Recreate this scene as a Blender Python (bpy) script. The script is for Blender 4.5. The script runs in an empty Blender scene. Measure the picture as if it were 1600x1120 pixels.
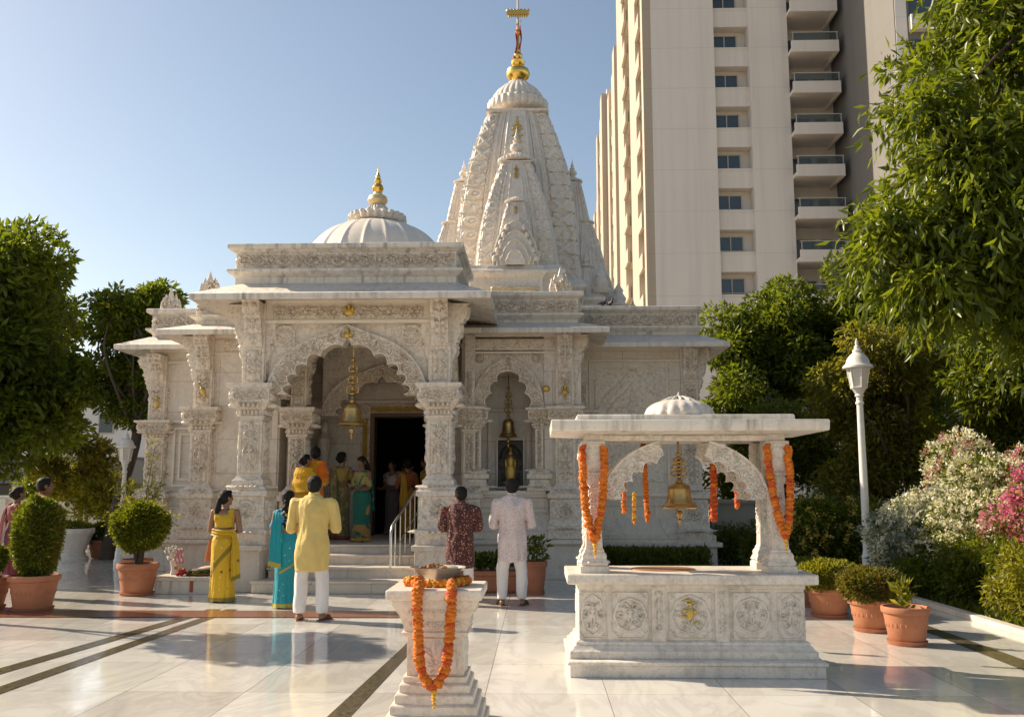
import bpy, math, random
import numpy as np
from mathutils import Vector, Matrix, noise as mnoise
R = math.radians
PI = math.pi
rng = np.random.default_rng(7)
random.seed(7)
scene = bpy.context.scene
COL = scene.collection
SUN_EL, SUN_AZ = R(33), (-0.94, 0.34)     # the sun stands left of and behind the temple front

# ------------------------------------------------------------------ objects
def link(o, parent=None):
    COL.objects.link(o)
    if parent is not None:
        o.parent = parent
    return o

def tag(o, label=None, cat=None, group=None, kind=None):
    if label: o["label"] = label
    if cat: o["category"] = cat
    if group: o["group"] = group
    if kind: o["kind"] = kind
    return o

def thing(name, loc, label, cat, group=None, rz=0.0):
    o = bpy.data.objects.new(name, None)
    o.empty_display_size = 0.1
    o.location = loc
    o.rotation_euler = (0, 0, rz)
    link(o)
    return tag(o, label, cat, group)

def copy_tree(o, parent=None):
    c = o.copy()
    COL.objects.link(c)
    c.parent = parent
    for ch in list(o.children):
        copy_tree(ch, c)
    return c

class MB:
    """collects vertices and faces for ONE mesh object"""
    def __init__(s):
        s.v = []; s.f = []; s.n = 0; s.mi = []
        s.cur = 0
    def add(s, verts, faces):
        verts = np.asarray(verts, dtype=float).reshape(-1, 3)
        b = s.n
        s.v.append(verts); s.n += len(verts)
        for f in faces:
            s.f.append([b + i for i in f]); s.mi.append(s.cur)
        return s
    def grid(s, pts, close_u=False, close_v=False, flip=False):
        pts = np.asarray(pts, dtype=float)
        nv, nu = pts.shape[:2]
        b = s.n
        s.v.append(pts.reshape(-1, 3)); s.n += nu * nv
        for j in range(nv if close_v else nv - 1):
            j2 = (j + 1) % nv
            for i in range(nu if close_u else nu - 1):
                i2 = (i + 1) % nu
                q = [b + j * nu + i, b + j * nu + i2, b + j2 * nu + i2, b + j2 * nu + i]
                s.f.append(q[::-1] if flip else q); s.mi.append(s.cur)
        return s
    def box(s, x0, x1, y0, y1, z0, z1):
        v = [(x0,y0,z0),(x1,y0,z0),(x1,y1,z0),(x0,y1,z0),(x0,y0,z1),(x1,y0,z1),(x1,y1,z1),(x0,y1,z1)]
        return s.add(v, [(0,3,2,1),(4,5,6,7),(0,1,5,4),(1,2,6,5),(2,3,7,6),(3,0,4,7)])
    def stack(s, rect, prof, top=True, bottom=True):
        """mouldings run round a rectangular plan: prof = [(out, z), ...] from bottom to top"""
        x0, x1, y0, y1 = rect
        rows = []
        for o, z in prof:
            rows.append([(x0-o,y0-o,z),(x1+o,y0-o,z),(x1+o,y1+o,z),(x0-o,y1+o,z)])
        b = s.n
        s.grid(np.array(rows), close_u=True)
        n = len(prof)
        if bottom: s.f.append([b+3,b+2,b+1,b]); s.mi.append(s.cur)
        if top:
            k = b + 4*(n-1); s.f.append([k,k+1,k+2,k+3]); s.mi.append(s.cur)
        return s
    def lathe(s, prof, c=(0,0,0), n=24, ribs=0, rib=0.0, cap=True, sx=1.0, sy=1.0, ph=0.0):
        a = np.linspace(0, 2*PI, n, endpoint=False) + ph
        rows = []
        for r, z in prof:
            rr = r * (1 + (rib * (np.abs(np.sin(a*ribs/2)) - 0.6) if rib > 0 else (-rib*np.exp(-((np.mod(a*ribs/(2*PI)+.5, 1)-.5)/.09)**2) if ribs else 0)))
            rows.append(np.stack([c[0]+rr*np.cos(a)*sx, c[1]+rr*np.sin(a)*sy, np.full(n, c[2]+z)], -1))
        b = s.n
        s.grid(np.array(rows), close_u=True)
        m = len(prof)
        if cap:
            s.f.append([b+i for i in range(n)][::-1]); s.mi.append(s.cur)
            s.f.append([b+(m-1)*n+i for i in range(n)]); s.mi.append(s.cur)
        return s
    def tube(s, pts, r, n=8, cap=True, rfun=None):
        pts = [np.array(p, float) for p in pts]
        m = len(pts)
        rr = [r]*m if not hasattr(r, '__len__') else list(r)
        rows = []; up = None
        for i, p in enumerate(pts):
            t = pts[min(i+1, m-1)] - pts[max(i-1, 0)]
            t = t / (np.linalg.norm(t) + 1e-9)
            if up is None:
                up = np.array([0,0,1.0]) if abs(t[2]) < 0.9 else np.array([1.0,0,0])
            x = np.cross(up, t); x /= np.linalg.norm(x) + 1e-9
            y = np.cross(t, x); up = y
            a = np.linspace(0, 2*PI, n, endpoint=False)
            rows.append(p + rr[i]*(np.outer(np.cos(a), x) + np.outer(np.sin(a), y)))
        b = s.n
        s.grid(np.array(rows), close_u=True)
        if cap:
            s.f.append([b+i for i in range(n)][::-1]); s.mi.append(s.cur)
            s.f.append([b+(m-1)*n+i for i in range(n)]); s.mi.append(s.cur)
        return s
    def ell(s, c, r, n=8, m=6, rot=None):
        th = np.linspace(0, PI, m+1); a = np.linspace(0, 2*PI, n, endpoint=False)
        P = np.stack([np.outer(np.sin(th), np.cos(a)), np.outer(np.sin(th), np.sin(a)), np.outer(np.cos(th), np.ones(n))], -1)
        P = P * np.array(r)
        if rot is not None: P = P @ np.array(rot).T
        return s.grid(P + np.array(c), close_u=True, flip=True)
    def prism(s, poly, axis, a, b_):
        """poly: 2-D outline extruded along axis from a to b_ ; axis 'y': poly=(x,z); 'x': poly=(y,z); 'z': poly=(x,y)"""
        n = len(poly)
        def p3(p, t):
            return {'y': (p[0], t, p[1]), 'x': (t, p[0], p[1]), 'z': (p[0], p[1], t)}[axis]
        v = [p3(p, a) for p in poly] + [p3(p, b_) for p in poly]
        f = [list(range(n)), list(range(2*n-1, n-1, -1))]
        for i in range(n):
            j = (i+1) % n
            f.append([i, n+i, n+j, j])
        return s.add(v, f)
    def build(s, name, mat, parent=None, sharp=38, bevel=0.0, smooth=True):
        me = bpy.data.meshes.new(name)
        V = np.concatenate(s.v) if s.v else np.zeros((0,3))
        me.from_pydata(V.tolist(), [], s.f)
        mats = mat if isinstance(mat, (list, tuple)) else [mat]
        for m in mats: me.materials.append(m)
        if len(mats) > 1: me.polygons.foreach_set('material_index', s.mi)
        me.update()
        if smooth:
            me.polygons.foreach_set('use_smooth', [True]*len(me.polygons))
            me.set_sharp_from_angle(angle=R(sharp))
        o = bpy.data.objects.new(name, me)
        if bevel:
            b = o.modifiers.new('bevel', 'BEVEL'); b.width = bevel; b.segments = 2
            b.limit_method = 'ANGLE'; b.angle_limit = R(40)
        return link(o, parent)

def fast_mesh(name, V, F, mat, parent=None, smooth=False):
    """many equal polygons (leaves): V (n,3), F (m,k)"""
    me = bpy.data.meshes.new(name)
    m, k = F.shape
    me.vertices.add(len(V)); me.vertices.foreach_set('co', np.asarray(V, np.float32).ravel())
    me.loops.add(m*k); me.loops.foreach_set('vertex_index', F.astype(np.int32).ravel())
    me.polygons.add(m); me.polygons.foreach_set('loop_start', np.arange(0, m*k, k, dtype=np.int32))
    mats = mat if isinstance(mat, (list, tuple)) else [mat]
    for mm in mats: me.materials.append(mm)
    if smooth: me.polygons.foreach_set('use_smooth', np.ones(m, bool))
    me.update(calc_edges=True)
    return link(bpy.data.objects.new(name, me), parent)

# ------------------------------------------------------------------ materials
class NT:
    def __init__(s, name):
        s.m = bpy.data.materials.new(name); s.m.use_nodes = True
        s.t = s.m.node_tree; s.t.nodes.clear()
        s.out = s.t.nodes.new('ShaderNodeOutputMaterial')
    def n(s, typ, **kw):
        x = s.t.nodes.new('ShaderNode' + typ)
        for k, v in kw.items():
            if k in x.inputs.keys() and not hasattr(x, k): x.inputs[k].default_value = v
            else: setattr(x, k, v)
        return x
    def l(s, a, b): s.t.links.new(a, b)
    def math(s, op, a, b=None):
        x = s.n('Math', operation=op)
        for i, q in enumerate((a, b)):
            if q is None: continue
            if isinstance(q, (int, float)): x.inputs[i].default_value = q
            else: s.l(q, x.inputs[i])
        return x.outputs[0]
    def mix(s, fac, a, b, mode='MIX'):
        x = s.n('Mix', data_type='RGBA', blend_type=mode)
        for i, q in ((0, fac), (6, a), (7, b)):
            if isinstance(q, (int, float)): x.inputs[i].default_value = q
            elif isinstance(q, tuple): x.inputs[i].default_value = (*q, 1) if len(q) == 3 else q
            else: s.l(q, x.inputs[i])
        return x.outputs[2]
    def ramp(s, fac, stops):
        x = s.n('ValToRGB'); e = x.color_ramp.elements
        while len(e) < len(stops): e.new(0.5)
        for i, (p, c) in enumerate(stops):
            e[i].position = p
            e[i].color = (*c, 1) if isinstance(c, tuple) else (c, c, c, 1)
        s.l(fac, x.inputs[0]); return x.outputs[0]
    def coord(s, scale=(1,1,1), kind='Object'):
        c = s.n('TexCoord'); m = s.n('Mapping'); m.inputs['Scale'].default_value = scale
        s.l(c.outputs[kind], m.inputs['Vector']); return m.outputs[0]
    def noise(s, vec, scale, detail=4, rough=0.55, dist=0.0):
        x = s.n('TexNoise'); x.inputs['Scale'].default_value = scale; x.inputs['Detail'].default_value = detail
        x.inputs['Roughness'].default_value = rough; x.inputs['Distortion'].default_value = dist
        if vec is not None: s.l(vec, x.inputs['Vector'])
        return x.outputs['Fac']
    def bump(s, h, strength=0.3, dist=0.01, normal=None):
        x = s.n('Bump'); x.inputs['Strength'].default_value = strength; x.inputs['Distance'].default_value = dist
        s.l(h, x.inputs['Height'])
        if normal is not None: s.l(normal, x.inputs['Normal'])
        return x.outputs[0]
    def bsdf(s, color, rough=0.5, normal=None, metal=0.0, spec=0.5, **kw):
        x = s.n('BsdfPrincipled')
        for k, q in (('Base Color', color), ('Roughness', rough), ('Metallic', metal), ('Specular IOR Level', spec)):
            if isinstance(q, (int, float)): x.inputs[k].default_value = q
            elif isinstance(q, tuple): x.inputs[k].default_value = (*q, 1)
            else: s.l(q, x.inputs[k])
        for k, q in kw.items(): x.inputs[k.replace('_', ' ')].default_value = q
        if normal is not None: s.l(normal, x.inputs['Normal'])
        s.l(x.outputs[0], s.out.inputs[0]); return x

def marble(name, base=(.775,.695,.60), vein=.45, stain=.34, joints=None, rough=.42, streak=0.0, bump=.25, mottle=0.0):
    t = NT(name)
    c = t.coord()
    big = t.noise(c, .9, 3)
    v = t.noise(c, 1.6, 7, .62, 1.6)
    veinm = t.ramp(v, [(.44, 0.0), (.495, 1.0), (.55, 0.0)])
    vein_f = t.math('MULTIPLY', t.math('MULTIPLY', veinm, t.ramp(big, [(.42, 0.0), (.62, 1.0)])), vein)
    g = tuple(x*.62 for x in base)
    col = t.mix(vein_f, base, (g[0]*.95, g[1]*.98, g[2]*1.08))
    cloud = t.noise(c, 2.7, 5, .6)
    col = t.mix(t.math('MULTIPLY', t.ramp(cloud, [(.40, 0.0), (.75, 1.0)]), .38), col, (base[0]*.80, base[1]*.80, base[2]*.81))
    st = t.noise(c, 1.15, 6, .7, .6)
    col = t.mix(t.math('MULTIPLY', t.ramp(st, [(.54, 0.0), (.70, 1.0)]), stain), col, (base[0]*.80, base[1]*.66, base[2]*.46))
    speck = t.noise(c, 38, 3, .7)
    col = t.mix(t.math('MULTIPLY', t.ramp(speck, [(.56, 0.0), (.70, 1.0)]), .38), col, (base[0]*.55, base[1]*.50, base[2]*.42))
    if mottle:          # brown grime blotches that also paint in the shade contrast of carving
        mo = t.noise(c, 17, 5, .72, .4)
        col = t.mix(t.math('MULTIPLY', t.ramp(mo, [(.47, 0.0), (.64, 1.0)]), mottle), col, (base[0]*.50, base[1]*.43, base[2]*.35))
    if streak:
        cs = t.coord((9, 9, .8))
        sk = t.noise(cs, 1.3, 5, .65)
        patch = t.noise(t.coord((1.1, 1.1, .5)), 1.6, 3)
        f = t.math('MULTIPLY', t.ramp(sk, [(.47, 0.0), (.66, 1.0)]), t.ramp(patch, [(.38, .15), (.64, 1.0)]))
        col = t.mix(t.math('MULTIPLY', f, streak), col, (.17, .155, .135))
    h = t.noise(c, 55, 4, .6)
    nrm = t.bump(h, bump, .004)
    if joints:
        w, hh = joints
        sx = t.n('SeparateXYZ'); cc = t.n('TexCoord'); t.l(cc.outputs['Object'], sx.inputs[0])
        xy = t.n('CombineXYZ'); t.l(t.math('ADD', sx.outputs[0], sx.outputs[1]), xy.inputs[0]); t.l(sx.outputs[2], xy.inputs[1])
        br = t.n('TexBrick'); br.inputs['Scale'].default_value = 1; br.inputs['Brick Width'].default_value = w
        br.inputs['Row Height'].default_value = hh; br.inputs['Mortar Size'].default_value = .006; br.inputs['Mortar Smooth'].default_value = .2
        br.inputs['Color1'].default_value = (1,1,1,1); br.inputs['Color2'].default_value = (.90,.90,.915,1); br.inputs['Mortar'].default_value = (.50,.44,.36,1)
        t.l(xy.outputs[0], br.inputs['Vector'])
        col = t.mix(.8, col, br.outputs['Color'], 'MULTIPLY')
        nrm = t.bump(t.math('SUBTRACT', 1.0, br.outputs['Fac']), .4, .006, nrm)
    t.bsdf(col, rough, nrm, spec=.4)
    return t.m

def plain(name, color, rough=.5, metal=0.0, nscale=20, var=.25, bump=.15, bdist=.004, spec=.5, **kw):
    t = NT(name); c = t.coord()
    n1 = t.noise(c, nscale, 5, .6); n2 = t.noise(c, nscale*.17, 3, .6)
    col = t.mix(t.math('MULTIPLY', t.ramp(n1, [(.35, 0.0), (.7, 1.0)]), var), color, tuple(x*.6 for x in color))
    col = t.mix(t.math('MULTIPLY', t.ramp(n2, [(.4, 0.0), (.65, 1.0)]), var), col, tuple(min(1, x*1.25) for x in color))
    t.bsdf(col, rough, t.bump(n1, bump, bdist) if bump else None, metal, spec, **kw)
    return t.m

def leaf_mat(name, dark, light, trans=.45, rough=.42, hue=None, extra=None):
    """leaves: every leaf its own shade, light shining through"""
    t = NT(name)
    g = t.n('NewGeometry'); rnd = g.outputs['Random Per Island']
    stops = [(0.0, dark), (.55, tuple((a+b)/2 for a, b in zip(dark, light))), (1.0, light)]
    col = t.ramp(rnd, stops)
    clump = t.noise(t.coord(), 1.3, 3)
    col = t.mix(t.math('MULTIPLY', t.ramp(clump, [(.45, 0.0), (.66, 1.0)]), .45), col, light)
    if extra:
        r2 = t.math('FRACT', t.math('MULTIPLY', rnd, 37.7))
        col = t.mix(t.ramp(r2, [(extra[1]-.02, 0.0), (extra[1], 1.0)]), col, extra[0])
    p = t.n('BsdfPrincipled'); t.l(col, p.inputs['Base Color']); p.inputs['Roughness'].default_value = rough
    p.inputs['Specular IOR Level'].default_value = .45
    tr = t.n('BsdfTranslucent')
    tc = t.mix(.55, col, (light[0]*1.6, light[1]*1.5, light[2]*.6)); t.l(tc, tr.inputs['Color'])
    m = t.n('MixShader'); m.inputs[0].default_value = trans
    t.l(p.outputs[0], m.inputs[1]); t.l(tr.outputs[0], m.inputs[2]); t.l(m.outputs[0], t.out.inputs[0])
    return t.m

M = {}
M['marble'] = marble('white_marble')
M['marble_wall'] = marble('marble_wall', joints=(1.15, .62), vein=.6, streak=.18, mottle=.2)
M['marble_carved'] = marble('carved_marble', mottle=.62, streak=.14, base=(.775,.695,.60), stain=.42, bump=.35)
M['marble_grey'] = marble('weathered_marble', base=(.75,.685,.60), vein=.6, streak=.75, stain=.2)
M['marble_spire'] = marble('spire_marble', mottle=.30, base=(.75,.68,.595), vein=.35, stain=.42, streak=.25)
M['marble_step'] = marble('step_marble', base=(.73,.65,.55), vein=.7, joints=(1.4, 50), stain=.35, streak=.2)
M['marble_pav'] = marble('pavilion_marble', mottle=.4, base=(.73,.665,.585), vein=.75, stain=.24, streak=.3)
M['marble_ped'] = marble('pedestal_marble', mottle=.4, base=(.77,.67,.56), vein=.3, stain=.4)
M['gold'] = plain('gilded_metal', (.83,.55,.14), .26, 1.0, 30, .25, .1)
M['gold_paint'] = plain('gold_paint', (.62,.42,.10), .4, .6, 40, .4, .2)
M['brass'] = plain('old_brass', (.46,.31,.12), .36, 1.0, 24, .5, .2)
M['steel'] = plain('steel_rail', (.62,.62,.60), .28, 1.0, 30, .1, 0)
M['black'] = plain('dark_void', (.012,.010,.009), .8)
M['wood'] = plain('door_wood', (.14,.07,.03), .5, 0, 30, .4)
M['terracotta'] = plain('terracotta', (.40,.155,.075), .72, 0, 14, .35, .3)
M['terracotta_old'] = plain('worn_terracotta', (.33,.13,.07), .8, 0, 9, .55, .4)
M['soil'] = plain('soil', (.05,.034,.022), .95, 0, 40, .6, .8, .02)
M['white_paint'] = plain('white_paint', (.72,.70,.66), .4, 0, 12, .2, .1)
M['frosted'] = plain('frosted_lamp_glass', (.62,.60,.55), .25, 0, 10, .15, 0)
# ------------------------------------------------------------------ carved relief: height fields cut by strokes and petals
class Canvas:
    def __init__(s, w, h, res):
        s.w, s.h, s.res = w, h, res
        s.nu = max(4, int(round(w/res))); s.nv = max(4, int(round(h/res)))
        s.U, s.V = np.meshgrid(np.linspace(0, w, s.nu+1), np.linspace(0, h, s.nv+1))
        s.H = np.zeros_like(s.U)
    def win(s, x0, x1, y0, y1):
        i0 = max(0, int(x0/s.w*s.nu)); i1 = min(s.nu+1, int(x1/s.w*s.nu)+2)
        j0 = max(0, int(y0/s.h*s.nv)); j1 = min(s.nv+1, int(y1/s.h*s.nv)+2)
        return (slice(j0, max(j0, j1)), slice(i0, max(i0, i1)))
    def stroke(s, pts, r0, r1, h, flat=.38):
        m = len(pts)
        for k in range(m-1):
            a = np.array(pts[k]); b = np.array(pts[k+1])
            r = r0 + (r1-r0)*(k+.5)/(m-1)
            w = s.win(min(a[0],b[0])-r, max(a[0],b[0])+r, min(a[1],b[1])-r, max(a[1],b[1])+r)
            U = s.U[w]; V = s.V[w]
            if U.size == 0: continue
            d = b-a; L = d@d + 1e-12
            t = np.clip(((U-a[0])*d[0]+(V-a[1])*d[1])/L, 0, 1)
            q = 1 - ((U-a[0]-t*d[0])**2+(V-a[1]-t*d[1])**2)/(r*r)
            s.H[w] = np.maximum(s.H[w], h*np.clip(q, 0, 1)**flat)
    def blob(s, cx, cy, rx, ry, ang, h, flat=.42, cut=0):
        R_ = max(rx, ry)
        w = s.win(cx-R_, cx+R_, cy-R_, cy+R_)
        U = s.U[w]-cx; V = s.V[w]-cy
        if U.size == 0: return
        c, n = math.cos(ang), math.sin(ang)
        a = (U*c+V*n)/rx; b = (-U*n+V*c)/ry
        q = h*np.clip(1-a*a-b*b, 0, 1)**flat
        if cut: q = q*np.clip(np.abs(b)*4, cut, 1)
        s.H[w] = np.maximum(s.H[w], q)
    def petal(s, x, y, ang, L, W, h):
        s.blob(x+math.cos(ang)*L/2, y+math.sin(ang)*L/2, L/2, W*.44, ang, h, .38, .45)
    def rosette(s, x, y, r, n, h):
        for k in range(n): s.petal(x, y, 2*PI*k/n+.3, r, r*5.0/n, h*.85)
        s.blob(x, y, r*.3, r*.3, 0, h)
    def spiral(s, cx, cy, r, a0, turns, sgn, w, h):
        pts = []
        for k in range(22):
            t = k/21; rr = r*(1-.82*t); a = a0+sgn*turns*2*PI*t
            pts.append((cx+rr*math.cos(a), cy+rr*math.sin(a)))
        s.stroke(pts, w, w*.6, h)
    def frame(s, b, h):
        m = (s.U < b) | (s.U > s.w-b) | (s.V < b) | (s.V > s.h-b)
        s.H[m] = h
    def chip(s, amp, seed):
        rr = np.random.default_rng(seed)
        g = rr.normal(0, 1, s.H.shape)
        g = (g+np.roll(g,1,0)+np.roll(g,1,1)+np.roll(g,-1,0)+np.roll(g,-1,1))/3
        s.H = np.clip(s.H + amp*g*(s.H > .0005), 0, None)

def scroll_canvas(w, h, res, d, seed, border=.08, cell=.95):
    """a running scroll of leaves"""
    rr = random.Random(seed)
    c = Canvas(w, h, res)
    n = max(1, int(round(w/(h*cell)))); cw = w/n
    stem = []
    for k in range(n*10+1):
        x = w*k/(n*10); stem.append((x, h/2+.40*h*math.sin(PI*x/cw)*(1)))
    c.stroke(stem, .055*h, .055*h, d*.8)
    for i in range(n):
        x = (i+.5)*cw; up = 1 if i % 2 == 0 else -1
        yc = h/2 - up*.05*h
        c.spiral(x, yc, .34*h*rr.uniform(.92,1.05), up*PI/2, 1.25, up*(1 if rr.random() < .7 else -1), .05*h, d)
        c.rosette(x, yc, .15*h, 5, d)
        for k in range(7):
            a = 2*PI*k/7+rr.uniform(-.2,.2)
            c.petal(x+.24*h*math.cos(a), yc+.24*h*math.sin(a), a+up*.7, .24*h*rr.uniform(.8,1.15), .105*h, d*.95)
        for sx in (-1, 1):
            xx = x+sx*cw*.5
            c.petal(xx, h*(.5-up*.10), -up*PI/2+sx*.5, .34*h, .15*h, d*.9)
            c.petal(xx, h*(.5-up*.16), -up*PI/2-sx*.7, .24*h, .11*h, d*.9)
    c.chip(d*.07, seed)
    return c

def swapped(c):
    o = Canvas.__new__(Canvas); o.w, o.h, o.res = c.h, c.w, c.res; o.nu, o.nv = c.nv, c.nu
    o.U = np.ascontiguousarray(c.V.T); o.V = np.ascontiguousarray(c.U.T); o.H = np.ascontiguousarray(c.H.T)
    return o

def figure(c, x, y, hgt, d):
    """a small standing attendant cut in relief"""
    c.blob(x, y+hgt*.90, hgt*.085, hgt*.10, 0, d)
    c.petal(x, y+hgt*.97, PI/2, hgt*.13, hgt*.10, d*.9)
    c.blob(x, y+hgt*.68, hgt*.13, hgt*.16, 0, d)
    c.blob(x, y+hgt*.47, hgt*.15, hgt*.11, 0, d)
    for sx in (-1, 1):
        c.stroke([(x+sx*hgt*.12, y+hgt*.76), (x+sx*hgt*.24, y+hgt*.60), (x+sx*hgt*.12, y+hgt*.52)], hgt*.05, hgt*.04, d*.8)
        c.stroke([(x+sx*hgt*.07, y+hgt*.42), (x+sx*hgt*.10, y+hgt*.22), (x+sx*hgt*.06, y+hgt*.02)], hgt*.07, hgt*.05, d*.9)

def pillar_canvas(w, h, res, d, seed, fig=True):
    """tall panel: stem, mirrored leaves, lozenges, a figure under an arch"""
    rr = random.Random(seed)
    c = Canvas(w, h, res)
    y = .06*h
    c.rosette(w/2, y+.16*w, .26*w, 7, d*.9); y += .42*w
    c.stroke([(w/2, .04*h), (w/2, .96*h)], .05*w, .035*w, d*.6)
    while y < h-.55*w:
        k = rr.choice((0, 1, 2)) if fig else rr.choice((0, 1))
        if k == 2 and y < h-1.25*w:
            H = 1.0*w
            c.stroke([(w*.16, y), (w*.16, y+H*.62), (w*.3, y+H*.95), (w*.5, y+H*1.1), (w*.7, y+H*.95), (w*.84, y+H*.62), (w*.84, y)], .05*w, .05*w, d*.75)
            figure(c, w/2, y+.04*w, H*.92, d*1.1); y += H*1.2
        elif k == 1:
            for sx in (-1, 1):
                c.spiral(w/2+sx*.22*w, y+.24*w, .19*w, (PI if sx > 0 else 0), 1.2, -sx, .045*w, d)
                c.petal(w/2, y+.02*w, PI/2-sx*1.1, .46*w, .17*w, d*.9)
                c.petal(w/2+sx*.08*w, y+.34*w, PI/2-sx*.7, .34*w, .13*w, d*.9)
            c.petal(w/2, y+.20*w, PI/2, .36*w, .20*w, d*1.1); y += .58*w
        else:
            c.stroke([(w*.5, y), (w*.82, y+.32*w), (w*.5, y+.66*w), (w*.18, y+.32*w), (w*.5, y)], .045*w, .045*w, d*.8)
            c.rosette(w/2, y+.33*w, .21*w, 6, d)
            for sx in (-1, 1):
                c.petal(w/2+sx*.14*w, y+.60*w, PI/2-sx*1.0, .3*w, .12*w, d*.8)
                c.petal(w/2+sx*.14*w, y+.06*w, -PI/2+sx*1.0, .3*w, .12*w, d*.8)
            y += .70*w
    c.petal(w/2, h-.5*w, PI/2, .46*w, .3*w, d)
    for sx in (-1, 1): c.petal(w/2, h-.5*w, PI/2-sx*.9, .42*w, .17*w, d*.9)
    c.chip(d*.07, seed)
    return c

def medallion_canvas(w, h, res, d, seed, oval=1.0):
    """square panel: cusped ring with leaves and a rosette"""
    rr = random.Random(seed)
    c = Canvas(w, h, res); r = .43*min(w, h*1.0); cx, cy = w/2, h/2
    ry = .43*h if oval > 1 else r; rx = r if oval <= 1 else min(.40*w, r)
    ring = []
    for k in range(97):
        a = 2*PI*k/96; q = 1-.06*abs(math.sin(4*a))
        ring.append((cx+rx*q*math.cos(a), cy+ry*q*math.sin(a)))
    c.stroke(ring, .035*w, .035*w, d*.8)
    for k in range(12):
        a = 2*PI*k/12+.1
        c.petal(cx+rx*.52*math.cos(a), cy+ry*.52*math.sin(a), a+rr.choice((-1,1))*.8, rx*.46, rx*.17, d)
    for k in range(6):
        a = 2*PI*k/6
        c.spiral(cx+rx*.60*math.cos(a), cy+ry*.60*math.sin(a), rx*.2, a, 1.1, rr.choice((-1,1)), .02*w, d)
    figure(c, cx, cy-ry*.46, ry*.95, d*1.15)
    for sx in (-1, 1):
        for sy in (-1, 1):
            x, y = (w*.03 if sx < 0 else w*.97), (h*.03 if sy < 0 else h*.97)
            a = math.atan2(-sy, -sx)
            for da in (-.6, 0, .6): c.petal(x, y, a+da, .17*w, .07*w, d*.7)
    c.chip(d*.06, seed)
    return c

def lay(mb, c, o, u, v, n, base=.004, scale=1.0, skirt=True):
    """lay a height field on a plane: origin o, unit axes u and v, outward normal n"""
    o, u, v, n = (np.array(q, float) for q in (o, u, v, n))
    H = c.H*scale+base
    if skirt:
        H = H.copy(); H[0,:] = -.01; H[-1,:] = -.01; H[:,0] = -.01; H[:,-1] = -.01
    P = o + c.U[...,None]*u + c.V[...,None]*v + H[...,None]*n
    mb.grid(P, flip=bool(np.dot(np.cross(u, v), n) < 0))
    return mb

FRONT = ((1,0,0), (0,0,1), (0,-1,0))
def side(s):      # s=+1: right face, -1: left face
    return ((0, 1, 0), (0,0,1), (s,0,0))

def petal_row(mb, rect, z, h, out, step):
    """a row of lotus petals round a rectangular plan"""
    x0, x1, y0, y1 = rect
    for (ax, ay, bx, by, nx, ny) in ((x0,y0,x1,y0,0,-1), (x1,y0,x1,y1,1,0), (x0,y1,x0,y0,-1,0)):
        L = math.hypot(bx-ax, by-ay); n = max(2, int(L/step))
        for k in range(n):
            t = (k+.5)/n; x = ax+(bx-ax)*t; y = ay+(by-ay)*t
            r = L/n*.46
            mb.ell((x+nx*out, y+ny*out, z), (r if nx == 0 else out*.9+.006, r if ny == 0 else out*.9+.006, h/2), 6, 4)
# ------------------------------------------------------------------ people: every body and every garment is one continuous skin
def capsule(mb, a, b, ra, rb, n=14, sy=1.0):
    a = np.array(a, float); b = np.array(b, float)
    d = b-a; L = np.linalg.norm(d)+1e-9; d = d/L
    pts = []; rr = []
    for k in range(6):
        t = -math.cos(k/5*PI/2); pts.append(a+d*ra*t); rr.append(max(ra*math.sqrt(max(0,1-t*t)), ra*.05))
    for k in range(6):
        t = math.sin(k/5*PI/2); pts.append(b+d*rb*t); rr.append(max(rb*math.sqrt(max(0,1-t*t)), rb*.05))
    mb.tube(pts, rr, n)
def chain(mb, pts, rs, n=14):
    for i in range(len(pts)-1): capsule(mb, pts[i], pts[i+1], rs[i], rs[i+1], n)
def loft(mb, rows, n=40, fold=None, cap=True):
    """rows: (z, cx, cy, rx, ry)"""
    a = np.linspace(0, 2*PI, n, endpoint=False); out = []
    for i, (z, cx, cy, rx, ry) in enumerate(rows):
        k = 1 if fold is None else fold(a, z)
        out.append(np.stack([cx+rx*k*np.cos(a), cy+ry*k*np.sin(a), np.full(n, z)], -1))
    b = mb.n; mb.grid(np.array(out), close_u=True)
    if cap:
        mb.f.append([b+i for i in range(n)][::-1]); mb.mi.append(0)
        mb.f.append([b+(len(rows)-1)*n+i for i in range(n)]); mb.mi.append(0)
def skin(mb, name, mat, parent, vox=.009, smooth=4, wrinkle=0.0, wscale=9.0, zstretch=.35, seed=0):
    o = mb.build('tmp', mat); m = o.modifiers.new('r', 'REMESH'); m.mode = 'VOXEL'; m.voxel_size = vox; m.use_smooth_shade = True
    s = o.modifiers.new('s', 'SMOOTH'); s.factor = .5; s.iterations = smooth
    dg = bpy.context.evaluated_depsgraph_get(); me = bpy.data.meshes.new_from_object(o.evaluated_get(dg))
    bpy.data.objects.remove(o); me.name = name; me.materials.clear(); me.materials.append(mat)
    if wrinkle:
        n = len(me.vertices); co = np.empty(n*3, np.float32); me.vertices.foreach_get('co', co); co = co.reshape(-1, 3)
        no = np.empty(n*3, np.float32); me.vertex_normals.foreach_get('vector', no); no = no.reshape(-1, 3)
        off = np.array([mnoise.noise((x*wscale+seed, y*wscale, z*wscale*zstretch)) + .5*mnoise.noise((x*wscale*2.1, y*wscale*2.1+seed, z*wscale*.9)) for x, y, z in co])
        co += no*(off*wrinkle)[:,None]; me.vertices.foreach_set('co', co.ravel())
    me.polygons.foreach_set('use_smooth', [True]*len(me.polygons)); me.update()
    return link(bpy.data.objects.new(name, me), parent)

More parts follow.
